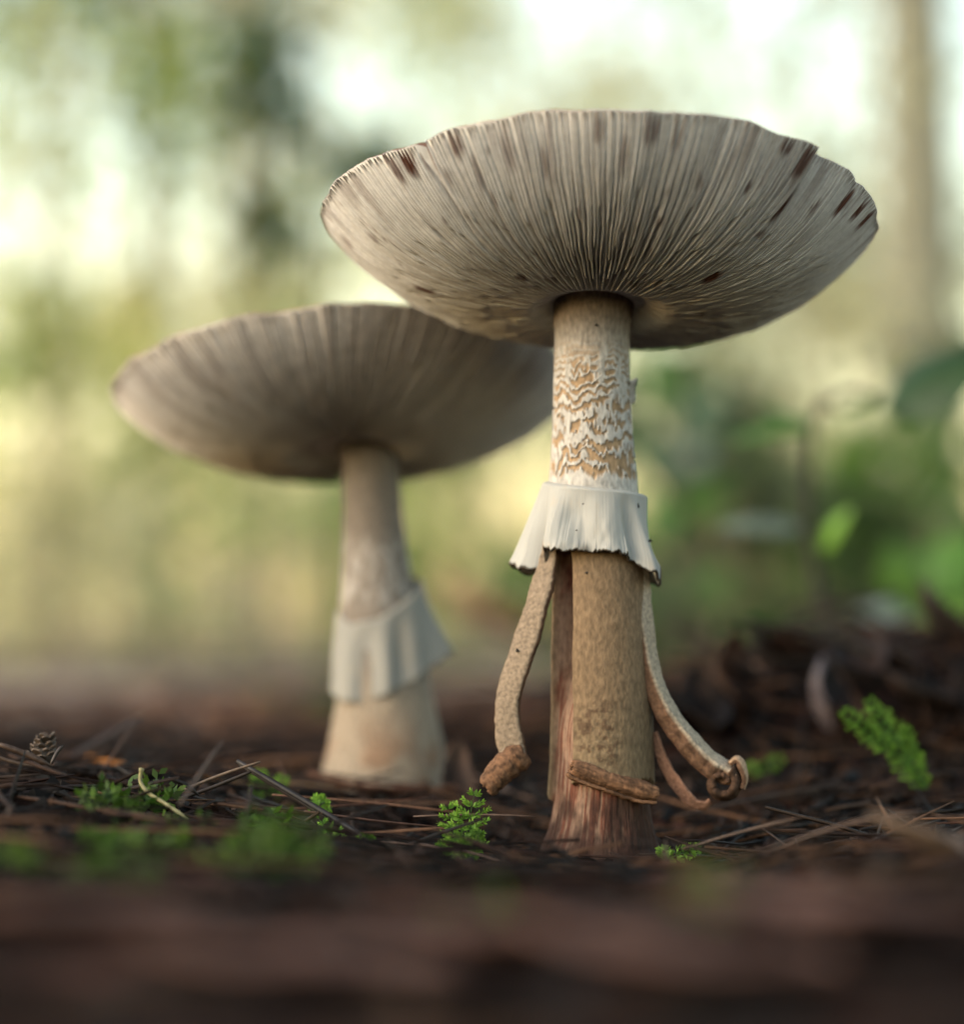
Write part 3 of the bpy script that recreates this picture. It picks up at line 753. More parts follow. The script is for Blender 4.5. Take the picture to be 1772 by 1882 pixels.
# ------------------------------------------------------------------ moss
MG = np.array([.17, .31, .035]); MD = np.array([.035, .10, .012])
def frond(s, base, tip, width, n_pairs, leaf, seed, up=(0, -1, .2), droop=.1, bright=1.0):
    """feathery moss shoot: a thin stem with paired branchlets, each clothed in tiny leaves"""
    r = np.random.default_rng(seed)
    base, tip = np.asarray(base), np.asarray(tip)
    ax = tip - base; Ln = np.linalg.norm(ax); ax = ax / Ln
    side = np.cross(ax, np.asarray(up, float)); side /= np.linalg.norm(side); nrm = np.cross(side, ax)
    f = np.linspace(0, 1, 14)
    stem = base + ax * (f * Ln)[:, None] - nrm * (droop * Ln * f ** 2)[:, None]
    V, F = tube(stem, Ln * .012 * (1.1 - f), 4); s.add(V, F, MD * 1.2)
    def leaflet(p, d, l, c):
        d = d / np.linalg.norm(d); w = np.cross(d, r.normal(size=3)); w /= np.linalg.norm(w)
        V = np.array([p, p + d * l * .5 + w * l * .26, p + d * l, p + d * l * .5 - w * l * .26]); s.add(V, [(0, 1, 2, 3)], c)
    for k in range(n_pairs):
        g = (k + .6) / n_pairs
        p = np.array([np.interp(g, f, stem[:, i]) for i in range(3)])
        bl = width * math.sin(math.pi * (g * .78 + .16)) * r.uniform(.75, 1.1)
        for sg in (-1, 1):
            d = side * sg + ax * .75 + nrm * r.uniform(-.35, .35); d /= np.linalg.norm(d)
            m = max(4, int(bl / leaf * 2.6))
            for j in range(m):
                h = (j + .5) / m
                q = p + d * bl * h - nrm * bl * .15 * h * h
                for sg2 in (-1, 1, 0):
                    dd = d + np.cross(d, nrm) * sg2 * .8 + r.normal(size=3) * .25
                    leaflet(q, dd, leaf * (1.1 - .4 * h) * r.uniform(.8, 1.2), lerp(MD, MG, np.clip(.25 + .7 * h + r.uniform(-.2, .2), 0, 1)) * bright)

def sprig(shoots, label, seed, bright=1.0, leaf=.0010):
    """shoots rows: base px,py,d, tip px,py,d, half width px"""
    s = Soup(); ssum = []
    for i, (x0, y0, d0, x1, y1, d1, w) in enumerate(shoots):
        a, b = P(x0, y0, d0), P(x1, y1, d1); ssum.append(a)
        n = max(5, int(np.linalg.norm(b - a) / .0017))
        frond(s, a, b, w * d0 / FPX, n, leaf, seed + i, bright=bright)
    V = np.vstack(s.V); o0 = ssum[0]
    root = empty('moss_sprig', o0)
    o = mesh_obj('leafy_shoots', V - o0, s.F, M['moss'], root, np.vstack(s.C), smooth=False)
    tag(root, label, 'moss', 'green moss sprigs')
    return root

sprig([(1705, 1455, .485, 1600, 1285, .485, 40), (1650, 1390, .485, 1556, 1308, .48, 26), (1690, 1440, .487, 1668, 1340, .485, 22)],
      'bright feathery moss frond glowing against dark leaf litter right of the mushrooms', 401, 1.15)
sprig([(845, 1600, .435, 872, 1455, .435, 44), (850, 1590, .436, 822, 1480, .437, 40), (850, 1595, .433, 848, 1500, .432, 40), (858, 1585, .434, 880, 1530, .434, 26), (835, 1588, .43, 800, 1560, .43, 26), (860, 1590, .43, 860, 1550, .425, 30)],
      'upright bright green moss sprig just left of the scaly mushroom foot', 411, 1.1)
sprig([(1222, 1580, .43, 1285, 1556, .43, 18), (1230, 1582, .43, 1215, 1556, .432, 14)],
      'tiny green moss tuft touching the right side of the scaly mushroom foot', 421, .9)
sprig([(640, 1600, .425, 590, 1505, .43, 34), (600, 1600, .42, 560, 1545, .42, 30), (650, 1590, .425, 672, 1540, .42, 26), (570, 1500, .445, 596, 1470, .445, 24)],
      'yellow-green moss sprig tangled under the long dark pine needles', 431, 1.25)
sprig([(470, 1470, .48, 478, 1420, .48, 22), (500, 1470, .48, 520, 1430, .48, 20)], 'small blurred green moss tip behind the crossing needles', 441, 1.2)
sprig([(1380, 1420, .50, 1440, 1392, .50, 18), (1400, 1425, .50, 1370, 1400, .505, 16)], 'dim little moss tuft in the dark hollow behind the right peeled strip', 451, .6)
sprig([(1010, 1400, .60, 960, 1330, .62, 30), (930, 1430, .56, 950, 1380, .58, 26)], 'blurred moss growing between the two mushroom stems', 461, .9)

def moss_bed():
    s = Soup(); r = np.random.default_rng(8)
    for (cx, cy, d, sx, sy, n) in [(330, 1540, .345, 200, .016, 120), (500, 1590, .345, 110, .010, 60), (180, 1480, .37, 80, .012, 60), (330, 1490, .41, 110, .010, 120), (1290, 1655, .27, 60, .008, 14), (840, 1690, .26, 40, .006, 6), (540, 1300, 1.0, 120, .06, 300)]:
        c = P(cx, cy, d)
        tufts = [(c[0] + r.normal() * sx * d / FPX * .7, c[1] + r.normal() * sy, r.uniform(.002, .009)) for _ in range(max(2, n // 22))]
        for _ in range(n):
            tx, ty, th = tufts[r.integers(len(tufts))]
            x = tx + r.normal() * .0022; y = ty + r.normal() * .0022
            z = HZ(x, y); l = th * r.uniform(.6, 1.2)
            tip = np.array([r.normal() * .5, r.normal() * .5, 1.0]); tip /= np.linalg.norm(tip)
            b = np.array([x, y, z - .0005])
            for j in range(7):
                h = (j + 1) / 7; p = b + tip * l * h * .8
                dd = tip * .6 + r.normal(size=3) * .8; dd /= np.linalg.norm(dd); w = np.cross(dd, r.normal(size=3)); w /= np.linalg.norm(w)
                ll = .0022
                s.add(np.array([p, p + dd * ll * .5 + w * ll * .25, p + dd * ll, p + dd * ll * .5 - w * ll * .25]), [(0, 1, 2, 3)], lerp(MD, MG, r.uniform(0, .8)) * r.uniform(.2, .6))
    o = s.build('moss_carpet', M['moss'], smooth=False)
    tag(o, 'low green moss spreading over the soil before the mushrooms', 'moss', kind='stuff')
moss_bed()

# ------------------------------------------------------------------ dead leaves, cone and twigs
def leaf_sheet(L, W, curl, fold, seed, nu=22, nv=13, wav=.06):
    """leaf blade along +Y, curled along its length and folded along the midrib; returns V,F"""
    V = []
    for i in range(nu):
        f = i / (nu - 1)
        w = W * (math.sin(math.pi * f ** .8) ** .75) * (1 + .10 * math.sin(f * 40)) + 1e-5
        a = curl * (f - .5); y = L * (math.sin(a) / curl if abs(curl) > .01 else (f - .5)); z = L * ((1 - math.cos(a)) / curl if abs(curl) > .01 else 0)
        for j in range(nv):
            g = -1 + 2 * j / (nv - 1)
            lift = fold * abs(g) ** 1.5 * w + wav * L * float(fbm(f * 3 + seed, g * 1.5 + 9, seed))
            V.append((g * w * (1 - .15 * fold * abs(g)), y - lift * math.sin(a) * .5, z + lift))
    return np.array(V), grid_faces(nu, nv)

def dead_leaf(px, py, d, L, W, curl, fold, rot, c1, c2, label, seed):
    V, F = leaf_sheet(L, W, curl, fold, seed)
    r = np.random.default_rng(seed)
    n = fbm(V[:, 0] * 130, V[:, 1] * 130, seed)
    col = lerp(np.array(c1), np.array(c2), sstep(-.15, .2, n)[:, None])
    root = empty('dead_leaf', P(px, py, d)); root.rotation_euler = rot
    o = mesh_obj('blade', V, F, M['deadleaf'], root, col); sm = o.modifiers.new('thick', 'SOLIDIFY'); sm.thickness = .0004
    f = np.linspace(0, 1, 14); a = curl * (f - .5)
    k = (np.sin(a) / curl if abs(curl) > .01 else f - .5); kz = ((1 - np.cos(a)) / curl if abs(curl) > .01 else 0 * f)
    Vm, Fm = tube(np.stack([0 * f, L * k * 1.06, L * kz - .0003], -1), L * .012 * (1.2 - f), 5)
    mesh_obj('midrib', Vm, Fm, M['deadleaf'], root, np.broadcast_to(np.array(c1) * .7, (len(Vm), 3)))
    tag(root, label, 'leaf', 'fallen leaves')
    return root

dead_leaf(1330, 1275, .57, .030, .0085, 2.2, .8, (1.0, .3, .6), (.022, .012, .009), (.06, .028, .018), 'curled dark brown dead leaf rising behind the right peeled strip', 501)
dead_leaf(1495, 1280, .56, .020, .0075, 1.4, .4, (1.35, .5, 1.2), (.16, .135, .155), (.10, .08, .09), 'dead leaf showing its pale mauve underside among the dark litter', 502)
dead_leaf(1400, 1268, .59, .018, .004, 1.0, .6, (.9, .1, 1.8), (.30, .19, .14), (.15, .08, .055), 'narrow tan dead leaf lying between the dark leaf and the mauve one', 503)
dead_leaf(1690, 1240, .62, .04, .008, .8, .5, (.5, .2, 2.2), (.03, .014, .012), (.07, .028, .025), 'reddish dead leaf on the dark bank near the leafy plant', 504)
dead_leaf(290, 1432, .50, .030, .006, .5, .3, (.2, .1, 1.4), (.30, .13, .04), (.18, .075, .03), 'orange dead leaf lying flat behind the moss cushion', 505)
dead_leaf(700, 1452, .505, .030, .004, .6, .3, (.1, .1, 1.5), (.12, .06, .04), (.06, .03, .025), 'brown leaf scrap lying across the far mushroom foot', 507)
dead_leaf(1680, 1545, .345, .016, .006, .7, .4, (.3, .2, .9), (.10, .074, .06), (.06, .042, .034), 'blurred pale leaf lying on the brown rise at right', 508)
dead_leaf(880, 1140, 1.25, .07, .022, 1.0, .5, (.5, .2, 1.3), (.17, .10, .075), (.10, .055, .04), 'blurred reddish leaf lying far behind between both stems', 509)
dead_leaf(835, 1450, .51, .022, .004, 1.4, .7, (.9, .2, .3), (.03, .018, .014), (.06, .035, .025), 'dark crumpled leaf standing against the far mushroom foot', 510)
dead_leaf(1640, 1215, .72, .04, .009, .9, .4, (.4, .3, 1.0), (.03, .03, .02), (.07, .06, .04), 'dark decaying leaf on the bank under the leafy plant', 511)
for i, (px, py, d, lab) in enumerate([(200, 1690, .25, 'reddish leaf lying flat before the moss cushion'), (520, 1770, .22, 'flat brown leaf on bare soil in front of the moss'), (900, 1740, .24, 'flat russet leaf on the dark soil straight before the scaly mushroom'),
                                      (1230, 1790, .22, 'broad brown leaf lying flat beside the yellow-green moss flecks'), (1500, 1720, .25, 'dull red leaf lying at the foot of the brown rise')]):
    p = P(px, py, d); zz = float(H(p[0], p[1]))
    o = dead_leaf(px, py, d, .03, .009, .5, .2, (.06, .04, random.uniform(1.0, 2.2)), (.12, .062, .048), (.05, .027, .022), lab, 520 + i)
    o.location = (p[0], p[1], zz + .002)

BANK = [(1290, 1300, 'dark brown folded leaf at the near end of the bank'), (1360, 1350, 'blackish rotting leaf under the curled dark leaf'), (1450, 1370, 'blackish leaf in the hollow below the mauve leaf'), (1540, 1350, 'dark leaf behind the bright moss frond'),
        (1640, 1300, 'upright dark brown leaf on the bank behind the moss frond'), (1720, 1330, 'russet-edged dark leaf on the bank right of the moss frond'), (1760, 1400, 'black crumpled leaf low on the bank'), (1580, 1250, 'dark leaf leaning against the thick dark stick'),
        (1420, 1300, 'chestnut leaf lying across the top of the bank'), (1690, 1430, 'dark leaf at the root of the bright moss frond')]
for i, (px, py, lab) in enumerate(BANK):
    p = P(px, py, .555 + .02 * (i % 3)); zz = float(H(p[0], p[1]))
    o = dead_leaf(px, py, .555 + .02 * (i % 3), random.uniform(.016, .028), random.uniform(.005, .008), random.uniform(.6, 2.0), random.uniform(.3, .9),
                  (random.uniform(.2, 1.1), random.uniform(-.4, .4), random.uniform(0, 3)), (.007, .0045, .004), (.022, .012, .009), lab, 540 + i)
    o.location = (p[0], p[1], zz + .004)

for i, (px, py, r_, sz) in enumerate([(1173, 931, 101, 5.5), (1196, 994, 112, 3.5), (1079, 1052, 92, 3.5), (1018, 962, 108, 2.5), (1060, 975, 106, 2.2), (1096, 598, 70, 3.0), (1071, 926, 100, 2.2), (950, 1196, 40, 4.0)]):
    dx = px - (1093 if i < 7 else 958)
    if abs(dx) >= r_: dx = r_ * .98
    c = L1(px, py, -(math.sqrt(r_ * r_ - dx * dx) + 1.5 + (24 if i == 7 else 0)) * K1)
    q = np.random.default_rng(900 + i)
    V = np.array([[1, 0, 0], [-1, 0, 0], [0, 1, 0], [0, -1, 0], [0, 0, 1], [0, 0, -1]]) * sz * K1 * (1 + .5 * q.uniform(-1, 1, (6, 1))) + c
    mesh_obj('dirt_speck', V, [(0, 2, 4), (2, 1, 4), (1, 3, 4), (3, 0, 4), (2, 0, 5), (1, 2, 5), (3, 1, 5), (0, 3, 5)], M['cone'], mush1, np.broadcast_to((.015, .011, .009), (6, 3)))

def cone_bit():
    root = empty('pine_cone', P(78, 1402, .445))
    r = np.random.default_rng(3)
    Lc = 46 * K1
    V, F = tube(np.array([[0, 0, 0], [.0003, 0, Lc * .4], [.0006, 0, Lc * .8], [.0008, 0, Lc]]), np.array([.0014, .0016, .001, .0005]), 10)
    mesh_obj('core', V, F, M['cone'], root, np.broadcast_to((.03, .022, .018), (len(V), 3)))
    for i in range(30):
        f = i / 30; a = i * 2.399; rr = .0020 * (1 - .45 * f)
        d = np.array([math.cos(a), math.sin(a), .55 + .6 * f]); d /= np.linalg.norm(d); w = np.array([-math.sin(a), math.cos(a), 0])
        p = np.array([.0006 * f, 0, Lc * f * .9]) + d * .0007
        n = np.cross(w, d); l = rr * r.uniform(.8, 1.2)
        V = np.array([p - w * l * .35, p + w * l * .35, p + d * l + w * l * .45, p + d * l * 1.25, p + d * l - w * l * .45])
        V = np.vstack([V, V + n * .0003]); F = [(0, 1, 2, 3, 4), (9, 8, 7, 6, 5)] + [(k, (k + 1) % 5 + 0, (k + 1) % 5 + 5, k + 5) for k in range(5)]
        mesh_obj('scale', V, F, M['cone'], root, np.broadcast_to(np.array((.06, .042, .032)) * r.uniform(.5, 1.6), (10, 3)), smooth=False)
    tag(root, 'tiny broken grey-brown pine cone standing on the mossy rise at left', 'cone')
cone_bit()

# pale curved stalk by the moss
a = smooth_path([P(260, 1412, .425), P(258, 1436, .425), P(272, 1456, .424), P(300, 1474, .423), P(345, 1504, .42)], 24)
V, F = tube(a, K1 * np.array([5.0, 4.5] + [3.4] * 20 + [2.5, 2]), 7)
o = mesh_obj('dry_stalk', V - a[-1], F, M['needle'], None, np.broadcast_to((.20, .18, .09), (len(V), 3)), loc=a[-1])
tag(o, 'pale curved dry stalk with a knobbed tip sticking out of the moss', 'stalk')

# more twigs tangled on the dark bank
TW = np.random.default_rng(77)
for i, lab in enumerate(['twig lying along the crest of the dark bank', 'twig sticking up from the dark bank behind the moss frond', 'twig bridging the curled leaf and the mauve leaf', 'twig lying low behind the right peeled strip',
                         'twig slanting across the bank under the seedling', 'forked-looking twig crossing the thick dark stick', 'twig poking out over the far side of the bank', 'twig leaning on the chestnut leaf',
                         'thin twig arching above the mauve leaf', 'thin twig running down to the bright moss frond']):
    x0, d0 = TW.uniform(1290, 1760), TW.uniform(.55, .68)
    p = P(x0, 1300, d0); p[2] = float(H(p[0], p[1])) + .001
    az = TW.uniform(-.6, .6) + (math.pi if TW.uniform() < .5 else 0); ln = TW.uniform(.02, .05); up = TW.uniform(.0, .55)
    q = p + ln * np.array([math.cos(az), .4 * math.sin(az), up]); q[2] = max(q[2], float(H(q[0], q[1])) + .001)
    A = smooth_path([p, (p + q) / 2 + np.array([0, 0, TW.uniform(0, .005)]), q], 10)
    V, F = tube(A - p, TW.uniform(.0005, .0014) * np.linspace(1, .5, 10), 6)
    o = mesh_obj('twig', V, F, M['bark'], None, np.broadcast_to((.022, .017, .013), (len(V), 3)), loc=p); tag(o, lab, 'twig', 'needles and twigs on the forest floor')

# ------------------------------------------------------------------ leafy plants right of the mushrooms
def blade(parent, p0, d, L, W, c, seed, up=(0, 0, 1), curl=.6, name='leaf'):
    V, F = leaf_sheet(L, W, curl, .25, seed, 12, 7, .03)
    V = V.copy(); V[:, 1] += L * .5
    d = np.asarray(d, float); d /= np.linalg.norm(d); x = np.cross(d, np.asarray(up, float)); x /= np.linalg.norm(x); z = np.cross(x, d)
    V = p0 + V[:, :1] * x + V[:, 1:2] * d - V[:, 2:3] * z
    return mesh_obj(name, V, F, M['leaf'], parent, np.broadcast_to(np.array(c) * (1 + .3 * np.random.default_rng(seed).uniform(-1, 1)), (len(V), 3)))

def plant(label, d, stem_px, leaves, stem_r, sc, group='leafy plants behind the mushrooms'):
    A = smooth_path([P(x, y, d) for x, y in stem_px], 20)
    A[0, 2] = float(H(A[0, 0], A[0, 1])) - .002
    root = empty('seedling', A[0])
    V, F = tube(A - A[0], stem_r * np.linspace(1, .45, 20), 7)
    mesh_obj('stalk', V, F, M['bark'], root, np.broadcast_to(sc, (len(V), 3)))
    for i, (x, y, x1, y1, w, c) in enumerate(leaves):
        p, q = P(x, y, d), P(x1, y1, d + random.uniform(-.02, .02))
        # petiole from the nearest stalk point
        k = np.argmin(np.linalg.norm(A - p, axis=1))
        if np.linalg.norm(A[k] - p) > .004:
            mid = (A[k] + p) / 2 + np.array([0, 0, .004])
            V, F = tube(smooth_path([A[k], mid, p], 8) - A[0], stem_r * .35, 5)
            mesh_obj('petiole', V, F, M['bark'], root, np.broadcast_to(np.array(sc) * 1.3, (len(V), 3)))
        blade(root, p - A[0], q - p, np.linalg.norm(q - p), w * d / FPX * .5, c, 600 + i + int(x), up=(.2, -.7, .7))
    tag(root, label, 'plant', group)

G1, G2, G3 = (.06, .14, .025), (.025, .065, .02), (.11, .22, .03)
plant('dark-stemmed seedling with arching leaves on the bank right of the mushrooms', .70,
      [(1540, 1290), (1520, 1150), (1490, 1000), (1488, 850), (1500, 760)],
      [(1500, 765, 1330, 800, 60, G1), (1495, 790, 1400, 735, 50, G1), (1610, 735, 1830, 640, 190, (.018, .045, .014)), (1540, 752, 1625, 728, 45, G1), (1480, 960, 1320, 960, 50, (.12, .15, .12)), (1500, 1010, 1560, 930, 50, G3)], .0022, (.02, .018, .014))
plant('broad bright green leaves of a low plant at the bank edge', .88,
      [(1700, 1230), (1690, 1150), (1700, 1080)],
      [(1690, 1110, 1640, 990, 110, G3), (1700, 1090, 1800, 980, 130, G1), (1690, 1140, 1580, 1110, 80, (.22, .26, .24)), (1700, 1120, 1830, 1120, 110, G3)], .002, (.05, .08, .02))
plant('blue-green leaved seedling close behind the scaly stem', 1.5,
      [(1260, 1290), (1250, 1100), (1240, 900), (1235, 720)],
      [(1240, 900, 1160, 760, 90, (.06, .13, .06)), (1240, 820, 1330, 700, 90, (.05, .10, .06)), (1238, 760, 1200, 640, 90, (.07, .16, .03)), (1240, 950, 1340, 880, 90, (.08, .16, .03)), (1245, 1000, 1180, 900, 80, (.09, .2, .05)), (1240, 860, 1290, 790, 80, (.16, .2, .18)), (1250, 1080, 1350, 1040, 90, (.06, .11, .03)), (1250, 1120, 1190, 1040, 80, (.05, .09, .03))], .004, (.05, .045, .035))
# blurred twigs on the bank
for (pts, w, lab) in [([(1440, 1182, .66), (1490, 1192, .66), (1540, 1225, .66)], 9, 'dark bent twig with a blunt tip on the bank'),
                      ([(1560, 1150, .72), (1620, 1200, .72), (1700, 1300, .70)], 22, 'thick dark root-like stick slanting down the bank'),
                      ([(1500, 1240, .75), (1560, 1140, .76), (1600, 1120, .77)], 12, 'dark stick propped against the seedling stem')]:
    A = smooth_path([P(*p) for p in pts], 16); o0 = A[-1].copy()
    V, F = tube(A - o0, w * .5 * .7 / FPX * np.linspace(1.2, .9, 16), 7)
    o = mesh_obj('twig', V, F, M['bark'], None, np.broadcast_to((.025, .022, .018), (len(V), 3)), loc=o0); tag(o, lab, 'twig', 'needles and twigs on the forest floor')

# ------------------------------------------------------------------ woodland behind
def leaf_cloud(centres, spread, n, size, c1, c2, seed):
    r = np.random.default_rng(seed)
    centres = np.asarray(centres); k = r.integers(len(centres), size=n)
    p = centres[k] + r.normal(size=(n, 3)) * spread * r.uniform(.4, 1.0, size=(n, 1))
    d = r.normal(size=(n, 3)); d[:, 2] -= .4; d /= np.linalg.norm(d, axis=1)[:, None]
    w = np.cross(d, r.normal(size=(n, 3))); w /= np.linalg.norm(w, axis=1)[:, None]
    l = size * r.uniform(.6, 1.3, size=(n, 1))
    V = np.stack([p, p + d * l * .5 + w * l * .28, p + d * l, p + d * l * .5 - w * l * .28], 1).reshape(-1, 3)
    F = np.arange(4 * n).reshape(n, 4)
    c = lerp(np.array(c1), np.array(c2), r.uniform(size=(n, 1))) * (.75 + .5 * r.uniform(size=(len(centres), 1))[k])
    return V, F, np.repeat(c, 4, axis=0)

def tree(name, cat, label, px, d, trunk_r, height, crown, n_leaf, leaf_size, c1, c2, seed, bark=(.10, .09, .07), n_limb=7, first=.3, lean=0.0, group=None, at=None):
    """crown: (spread radius, vertical from, vertical to) in metres; trunk tapers, limbs carry the clumps"""
    r = np.random.default_rng(seed)
    g = P(px, 1200, d); bx, by = at if at else (g[0], g[1]); bz = float(H(bx, by))
    root = empty(name, (bx, by, bz))
    f = np.linspace(0, 1, 16)
    trunk = np.stack([lean * height * f + .03 * height * fbm(f * 2 + seed, 0 * f, seed), .03 * height * fbm(f * 2 + 7 + seed, 0 * f, seed + 1), height * f - .05], -1)
    trunk[:, :2] -= trunk[0, :2]
    V, F = tube(trunk, trunk_r * (1.25 - .95 * f) * (1 + .35 * np.exp(-f * 30)), 12)
    tr = mesh_obj('trunk', V, F, M['bark'], root, np.broadcast_to(bark, (len(V), 3)))
    cents = []
    for i in range(n_limb):
        h = r.uniform(first, .97); p = np.array([np.interp(h, f, trunk[:, k]) for k in range(3)])
        a = r.uniform(0, 2 * np.pi); ln = crown[0] * r.uniform(.55, 1.1)
        e = p + np.array([math.cos(a) * ln, math.sin(a) * ln, r.uniform(-.15, .5) * ln]); e[2] = np.clip(e[2], crown[1], crown[2])
        path = smooth_path([p, (p + e) / 2 + np.array([0, 0, .08 * ln]), e], 8)
        V, F = tube(path, trunk_r * .32 * np.linspace(1, .2, 8), 6)
        mesh_obj('limb', V, F, M['bark'], tr, np.broadcast_to(bark, (len(V), 3)))
        cents += [path[4], path[6], e, e + r.normal(size=3) * .2 * ln]
    V, F, C = leaf_cloud(cents, crown[0] * .24, n_leaf, leaf_size, c1, c2, seed)
    mesh_obj('crown', V, F, M['leaf'], root, C, smooth=False)
    tag(root, label, cat, group)

Y1, Y2 = (.70, .63, .44), (.56, .54, .30)
PG1, PG2 = (.34, .40, .20), (.16, .22, .08)
DG1, DG2 = (.05, .10, .025), (.025, .055, .018)
tree('tree', 'tree', 'grey-green tree trunk at the right side, nearest of the wood', 1695, 7.5, .13, 5.5, (1.2, 2.2, 5.6), 900, .08, PG1, PG2, 701, (.22, .22, .17), 7, .5, group='trees of the wood')
tree('tree', 'tree', 'dark trunk with low dark leaf clumps at the upper left', 275, 7.0, .04, 6.0, (.75, 1.15, 6), 1500, .09, DG1, DG2, 702, (.16, .16, .10), 14, .20, group='trees of the wood')
tree('tree', 'tree', 'slender pale trunk standing beside the dark trunk', 420, 11.0, .07, 6.5, (1.2, 2.3, 6.5), 900, .1, Y1, Y2, 703, (.22, .19, .13), 7, .4, group='trees of the wood')
tree('sapling', 'sapling', 'green sapling with one dark leaf clump above the far mushroom', 632, 3.2, .008, .95, (.085, .57, .74), 330, .045, DG2, (.06, .12, .025), 704, (.05, .045, .03), 4, .5, -.04, group='saplings')
FARS = [  # px, d, trunk, height, crown spread, from, to, leaves, size, colours, label
    (120, 5.2, .02, 1.35, .42, .45, 1.4, 700, .07, (.30, .36, .05), PG2, 'yellow-green bush below the dark trunk at left'),
    (60, 9, .04, 3.2, 1.0, .5, 3.2, 1300, .10, Y1, (.50, .48, .18), 'tall yellow-leaved shrub at the left end of the wood'),
    (480, 14, .06, 4.2, 1.3, .4, 4.2, 1600, .13, Y1, (.40, .37, .20), 'pale yellow thicket behind the slender trunk'),
    (760, 16, .06, 4.8, 1.3, .6, 4.6, 1300, .14, (.46, .42, .22), Y2, 'cream-leaved shrub straight behind the far cap'),
    (1000, 12, .05, 3.6, 1.1, .4, 3.6, 1000, .11, PG1, Y2, 'light green shrub behind the scaly stem'),
    (1330, 15, .06, 3.6, 1.2, .3, 3.6, 1300, .13, (.44, .40, .26), (.33, .33, .16), 'pale shrub between the scaly stem and the right trunk'),
    (1560, 9, .04, 1.6, .6, .2, 1.5, 700, .10, PG1, (.33, .30, .18), 'low pale green shrub before the right trunk'),
    (1740, 11, .05, 3.2, 1.0, .3, 3.2, 1000, .11, PG1, (.30, .26, .17), 'olive shrub behind the right trunk'),
    (560, 4.2, .012, .38, .22, .05, .36, 350, .05, (.16, .30, .04), PG2, 'knee-high green bush left of the far stem'),
    (880, 6.0, .015, .75, .28, .1, .75, 350, .07, (.16, .30, .05), PG2, 'small green bush framed between both stems'),
    (1210, 3.2, .012, .42, .17, .03, .42, 420, .045, (.08, .13, .04), (.02, .035, .015), 'dark green bush close behind the scaly stem'),
    (1400, 2.6, .010, .24, .17, .02, .22, 420, .04, (.05, .08, .022), (.018, .026, .012), 'low dark green bush behind the dark-stemmed seedling'),
    (1760, 2.4, .010, .26, .16, .02, .24, 420, .04, (.12, .24, .03), (.05, .09, .02), 'low bright green bush at the right end of the bank'),
    (180, 6.5, .012, .50, .34, .04, .46, 320, .07, (.60, .55, .40), (.36, .38, .20), 'low cream and green bush at the foot of the dark-clumped tree'),
    (380, 8.5, .012, .55, .40, .04, .5, 320, .09, (.64, .58, .42), (.42, .42, .24), 'low pale bush at the foot of the slender trunk'),
    (20, 5.0, .012, .36, .28, .03, .34, 300, .06, (.52, .49, .32), (.30, .34, .16), 'low olive bush at the left edge of the clearing'),
    (700, 9.0, .012, .60, .40, .04, .55, 300, .09, (.60, .56, .40), (.34, .38, .20), 'low cream bush straight behind the far stem'),
    (1330, 2.0, .010, .20, .10, .01, .19, 420, .035, (.045, .075, .02), (.015, .024, .010), 'dark leafy bush just past the bank, beside the scaly stem'),
    (1520, 2.2, .010, .17, .12, .01, .16, 420, .035, (.05, .08, .02), (.015, .022, .010), 'dark leafy bush behind the dark-stemmed seedling stalk'),
    (1720, 1.9, .010, .17, .10, .01, .16, 380, .035, (.07, .14, .025), (.02, .035, .012), 'mid green bush behind the broad bright leaves'),
    (250, 20, .08, 6, 1.8, .5, 6, 1800, .18, Y1, Y2, 'distant yellow tree behind the dark trunk'),
    (900, 24, .09, 7, 2.0, .5, 7, 1500, .2, (.45, .42, .25), Y2, 'distant pale tree seen above the far cap'),
    (1480, 22, .08, 6.5, 1.8, .5, 6.5, 1300, .18, (.46, .43, .30), (.35, .35, .20), 'distant pale tree beyond the right trunk'),
]
for i, (px, d, tr, h, sp, z0, z1, n, ls, ca, cb, lab) in enumerate(FARS):
    nm = 'bush' if h < 2 else ('tree' if h > 5 else 'shrub')
    tree(nm, nm, lab, px, d, tr * .5, h, (sp, z0, z1), int(n * ((.6 if px < 700 else .95) if d > 8 else .8)), ls, ca, cb, 720 + i * 3, (.24, .20, .14), 9, .12, group='shrubs and trees of the wood')

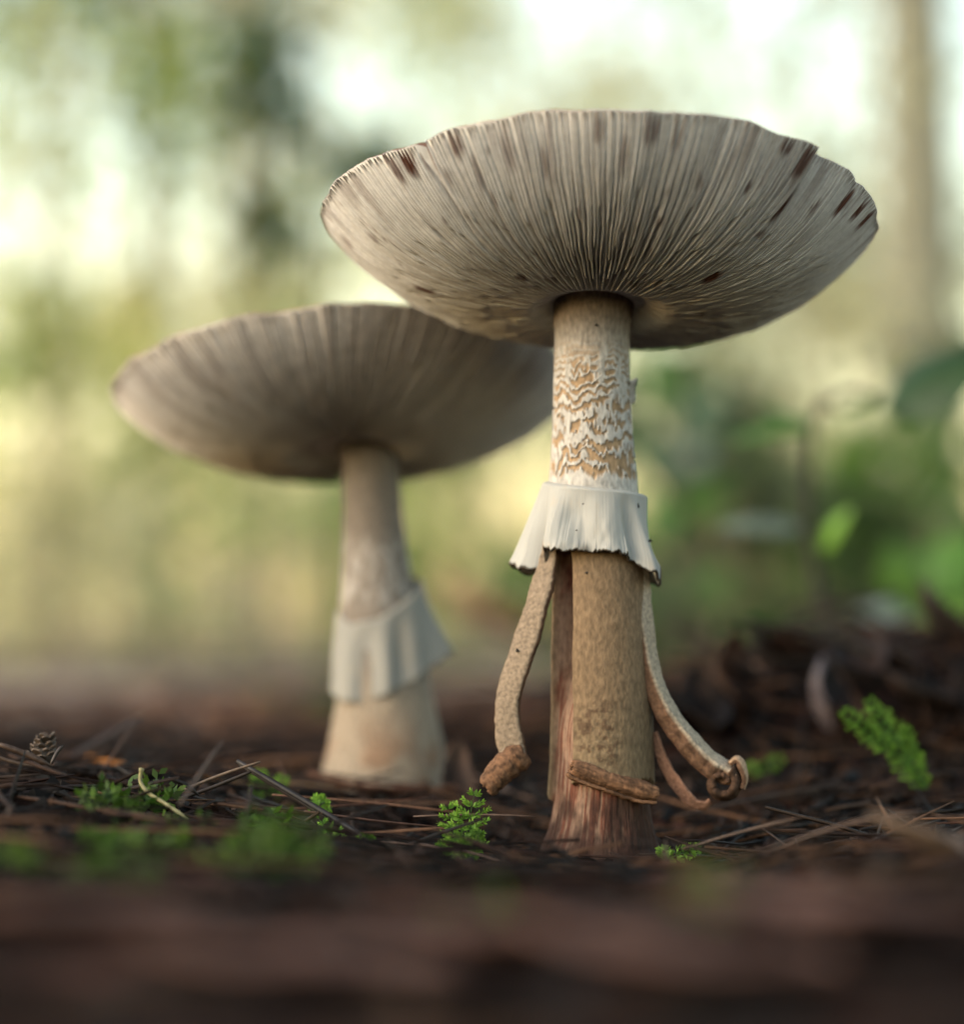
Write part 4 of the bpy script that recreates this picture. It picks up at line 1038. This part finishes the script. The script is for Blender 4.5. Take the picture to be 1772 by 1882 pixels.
# saplings whose pale leaves blur into mottled light
for i, (px, d, h, z0, z1, sp, n, c1, c2, lab) in enumerate([
        (90, 3.6, 1.0, .25, .95, .20, 130, (.60, .55, .24), (.34, .38, .08), 'sapling with yellow-green leaves at the left end of the clearing'),
        (330, 4.4, 1.0, .3, .95, .24, 120, (.58, .52, .26), (.30, .34, .08), 'pale yellow sapling under the dark leaf clumps'),
        (500, 3.8, .9, .15, .85, .20, 110, (.62, .58, .34), (.22, .30, .08), 'sapling with mixed cream and green leaves above the far cap'),
        (880, 4.0, 1.1, .6, 1.05, .18, 80, (.58, .55, .34), (.28, .32, .10), 'tall cream-leaved sapling between both caps'),
        (1480, 4.6, 1.1, .2, 1.05, .22, 90, (.60, .55, .38), (.34, .34, .16), 'pale sapling behind the dark-stemmed seedling'),
        (1290, 3.0, .55, .05, .5, .14, 130, (.08, .13, .035), (.025, .04, .018), 'dark green sapling right of the scaly stem'),
        (1620, 2.8, .40, .05, .36, .14, 120, (.07, .11, .03), (.022, .033, .015), 'dark green sapling behind the bank'),
        (760, 3.4, .35, .03, .32, .14, 90, (.40, .40, .16), (.14, .22, .05), 'low yellow-green sapling behind the far ring')]):
    tree('sapling', 'sapling', lab, px, d, .006, h, (sp, z0, z1), n, .055, c1, c2, 820 + i * 3, (.16, .13, .09), 6, .25, group='saplings')

# unseen trees of the wood, added beside the clearing so their crowns darken the ground
for i, (x, y, h, cr, lab) in enumerate([(-2.3, 1.7, 5.0, 1.9, 'unseen leafy tree added to shade the clearing from the left side'), (2.5, 1.9, 5.2, 1.9, 'unseen leafy tree added to shade the clearing from the right side'),
                                        (1.6, -2.2, 5.0, 1.9, 'unseen leafy tree added behind the camera to shade the clearing'), (2.4, 6.2, 6.5, 2.2, 'unseen leafy tree added to shade the far end of the clearing')]):
    tree('tree', 'tree', lab, 0, 1, .07, h, (cr, 2.3, h), 5200, .15, (.12, .17, .05), (.06, .10, .03), 860 + i * 5, (.10, .09, .07), 12, .45, group='trees of the wood', at=(x, y))
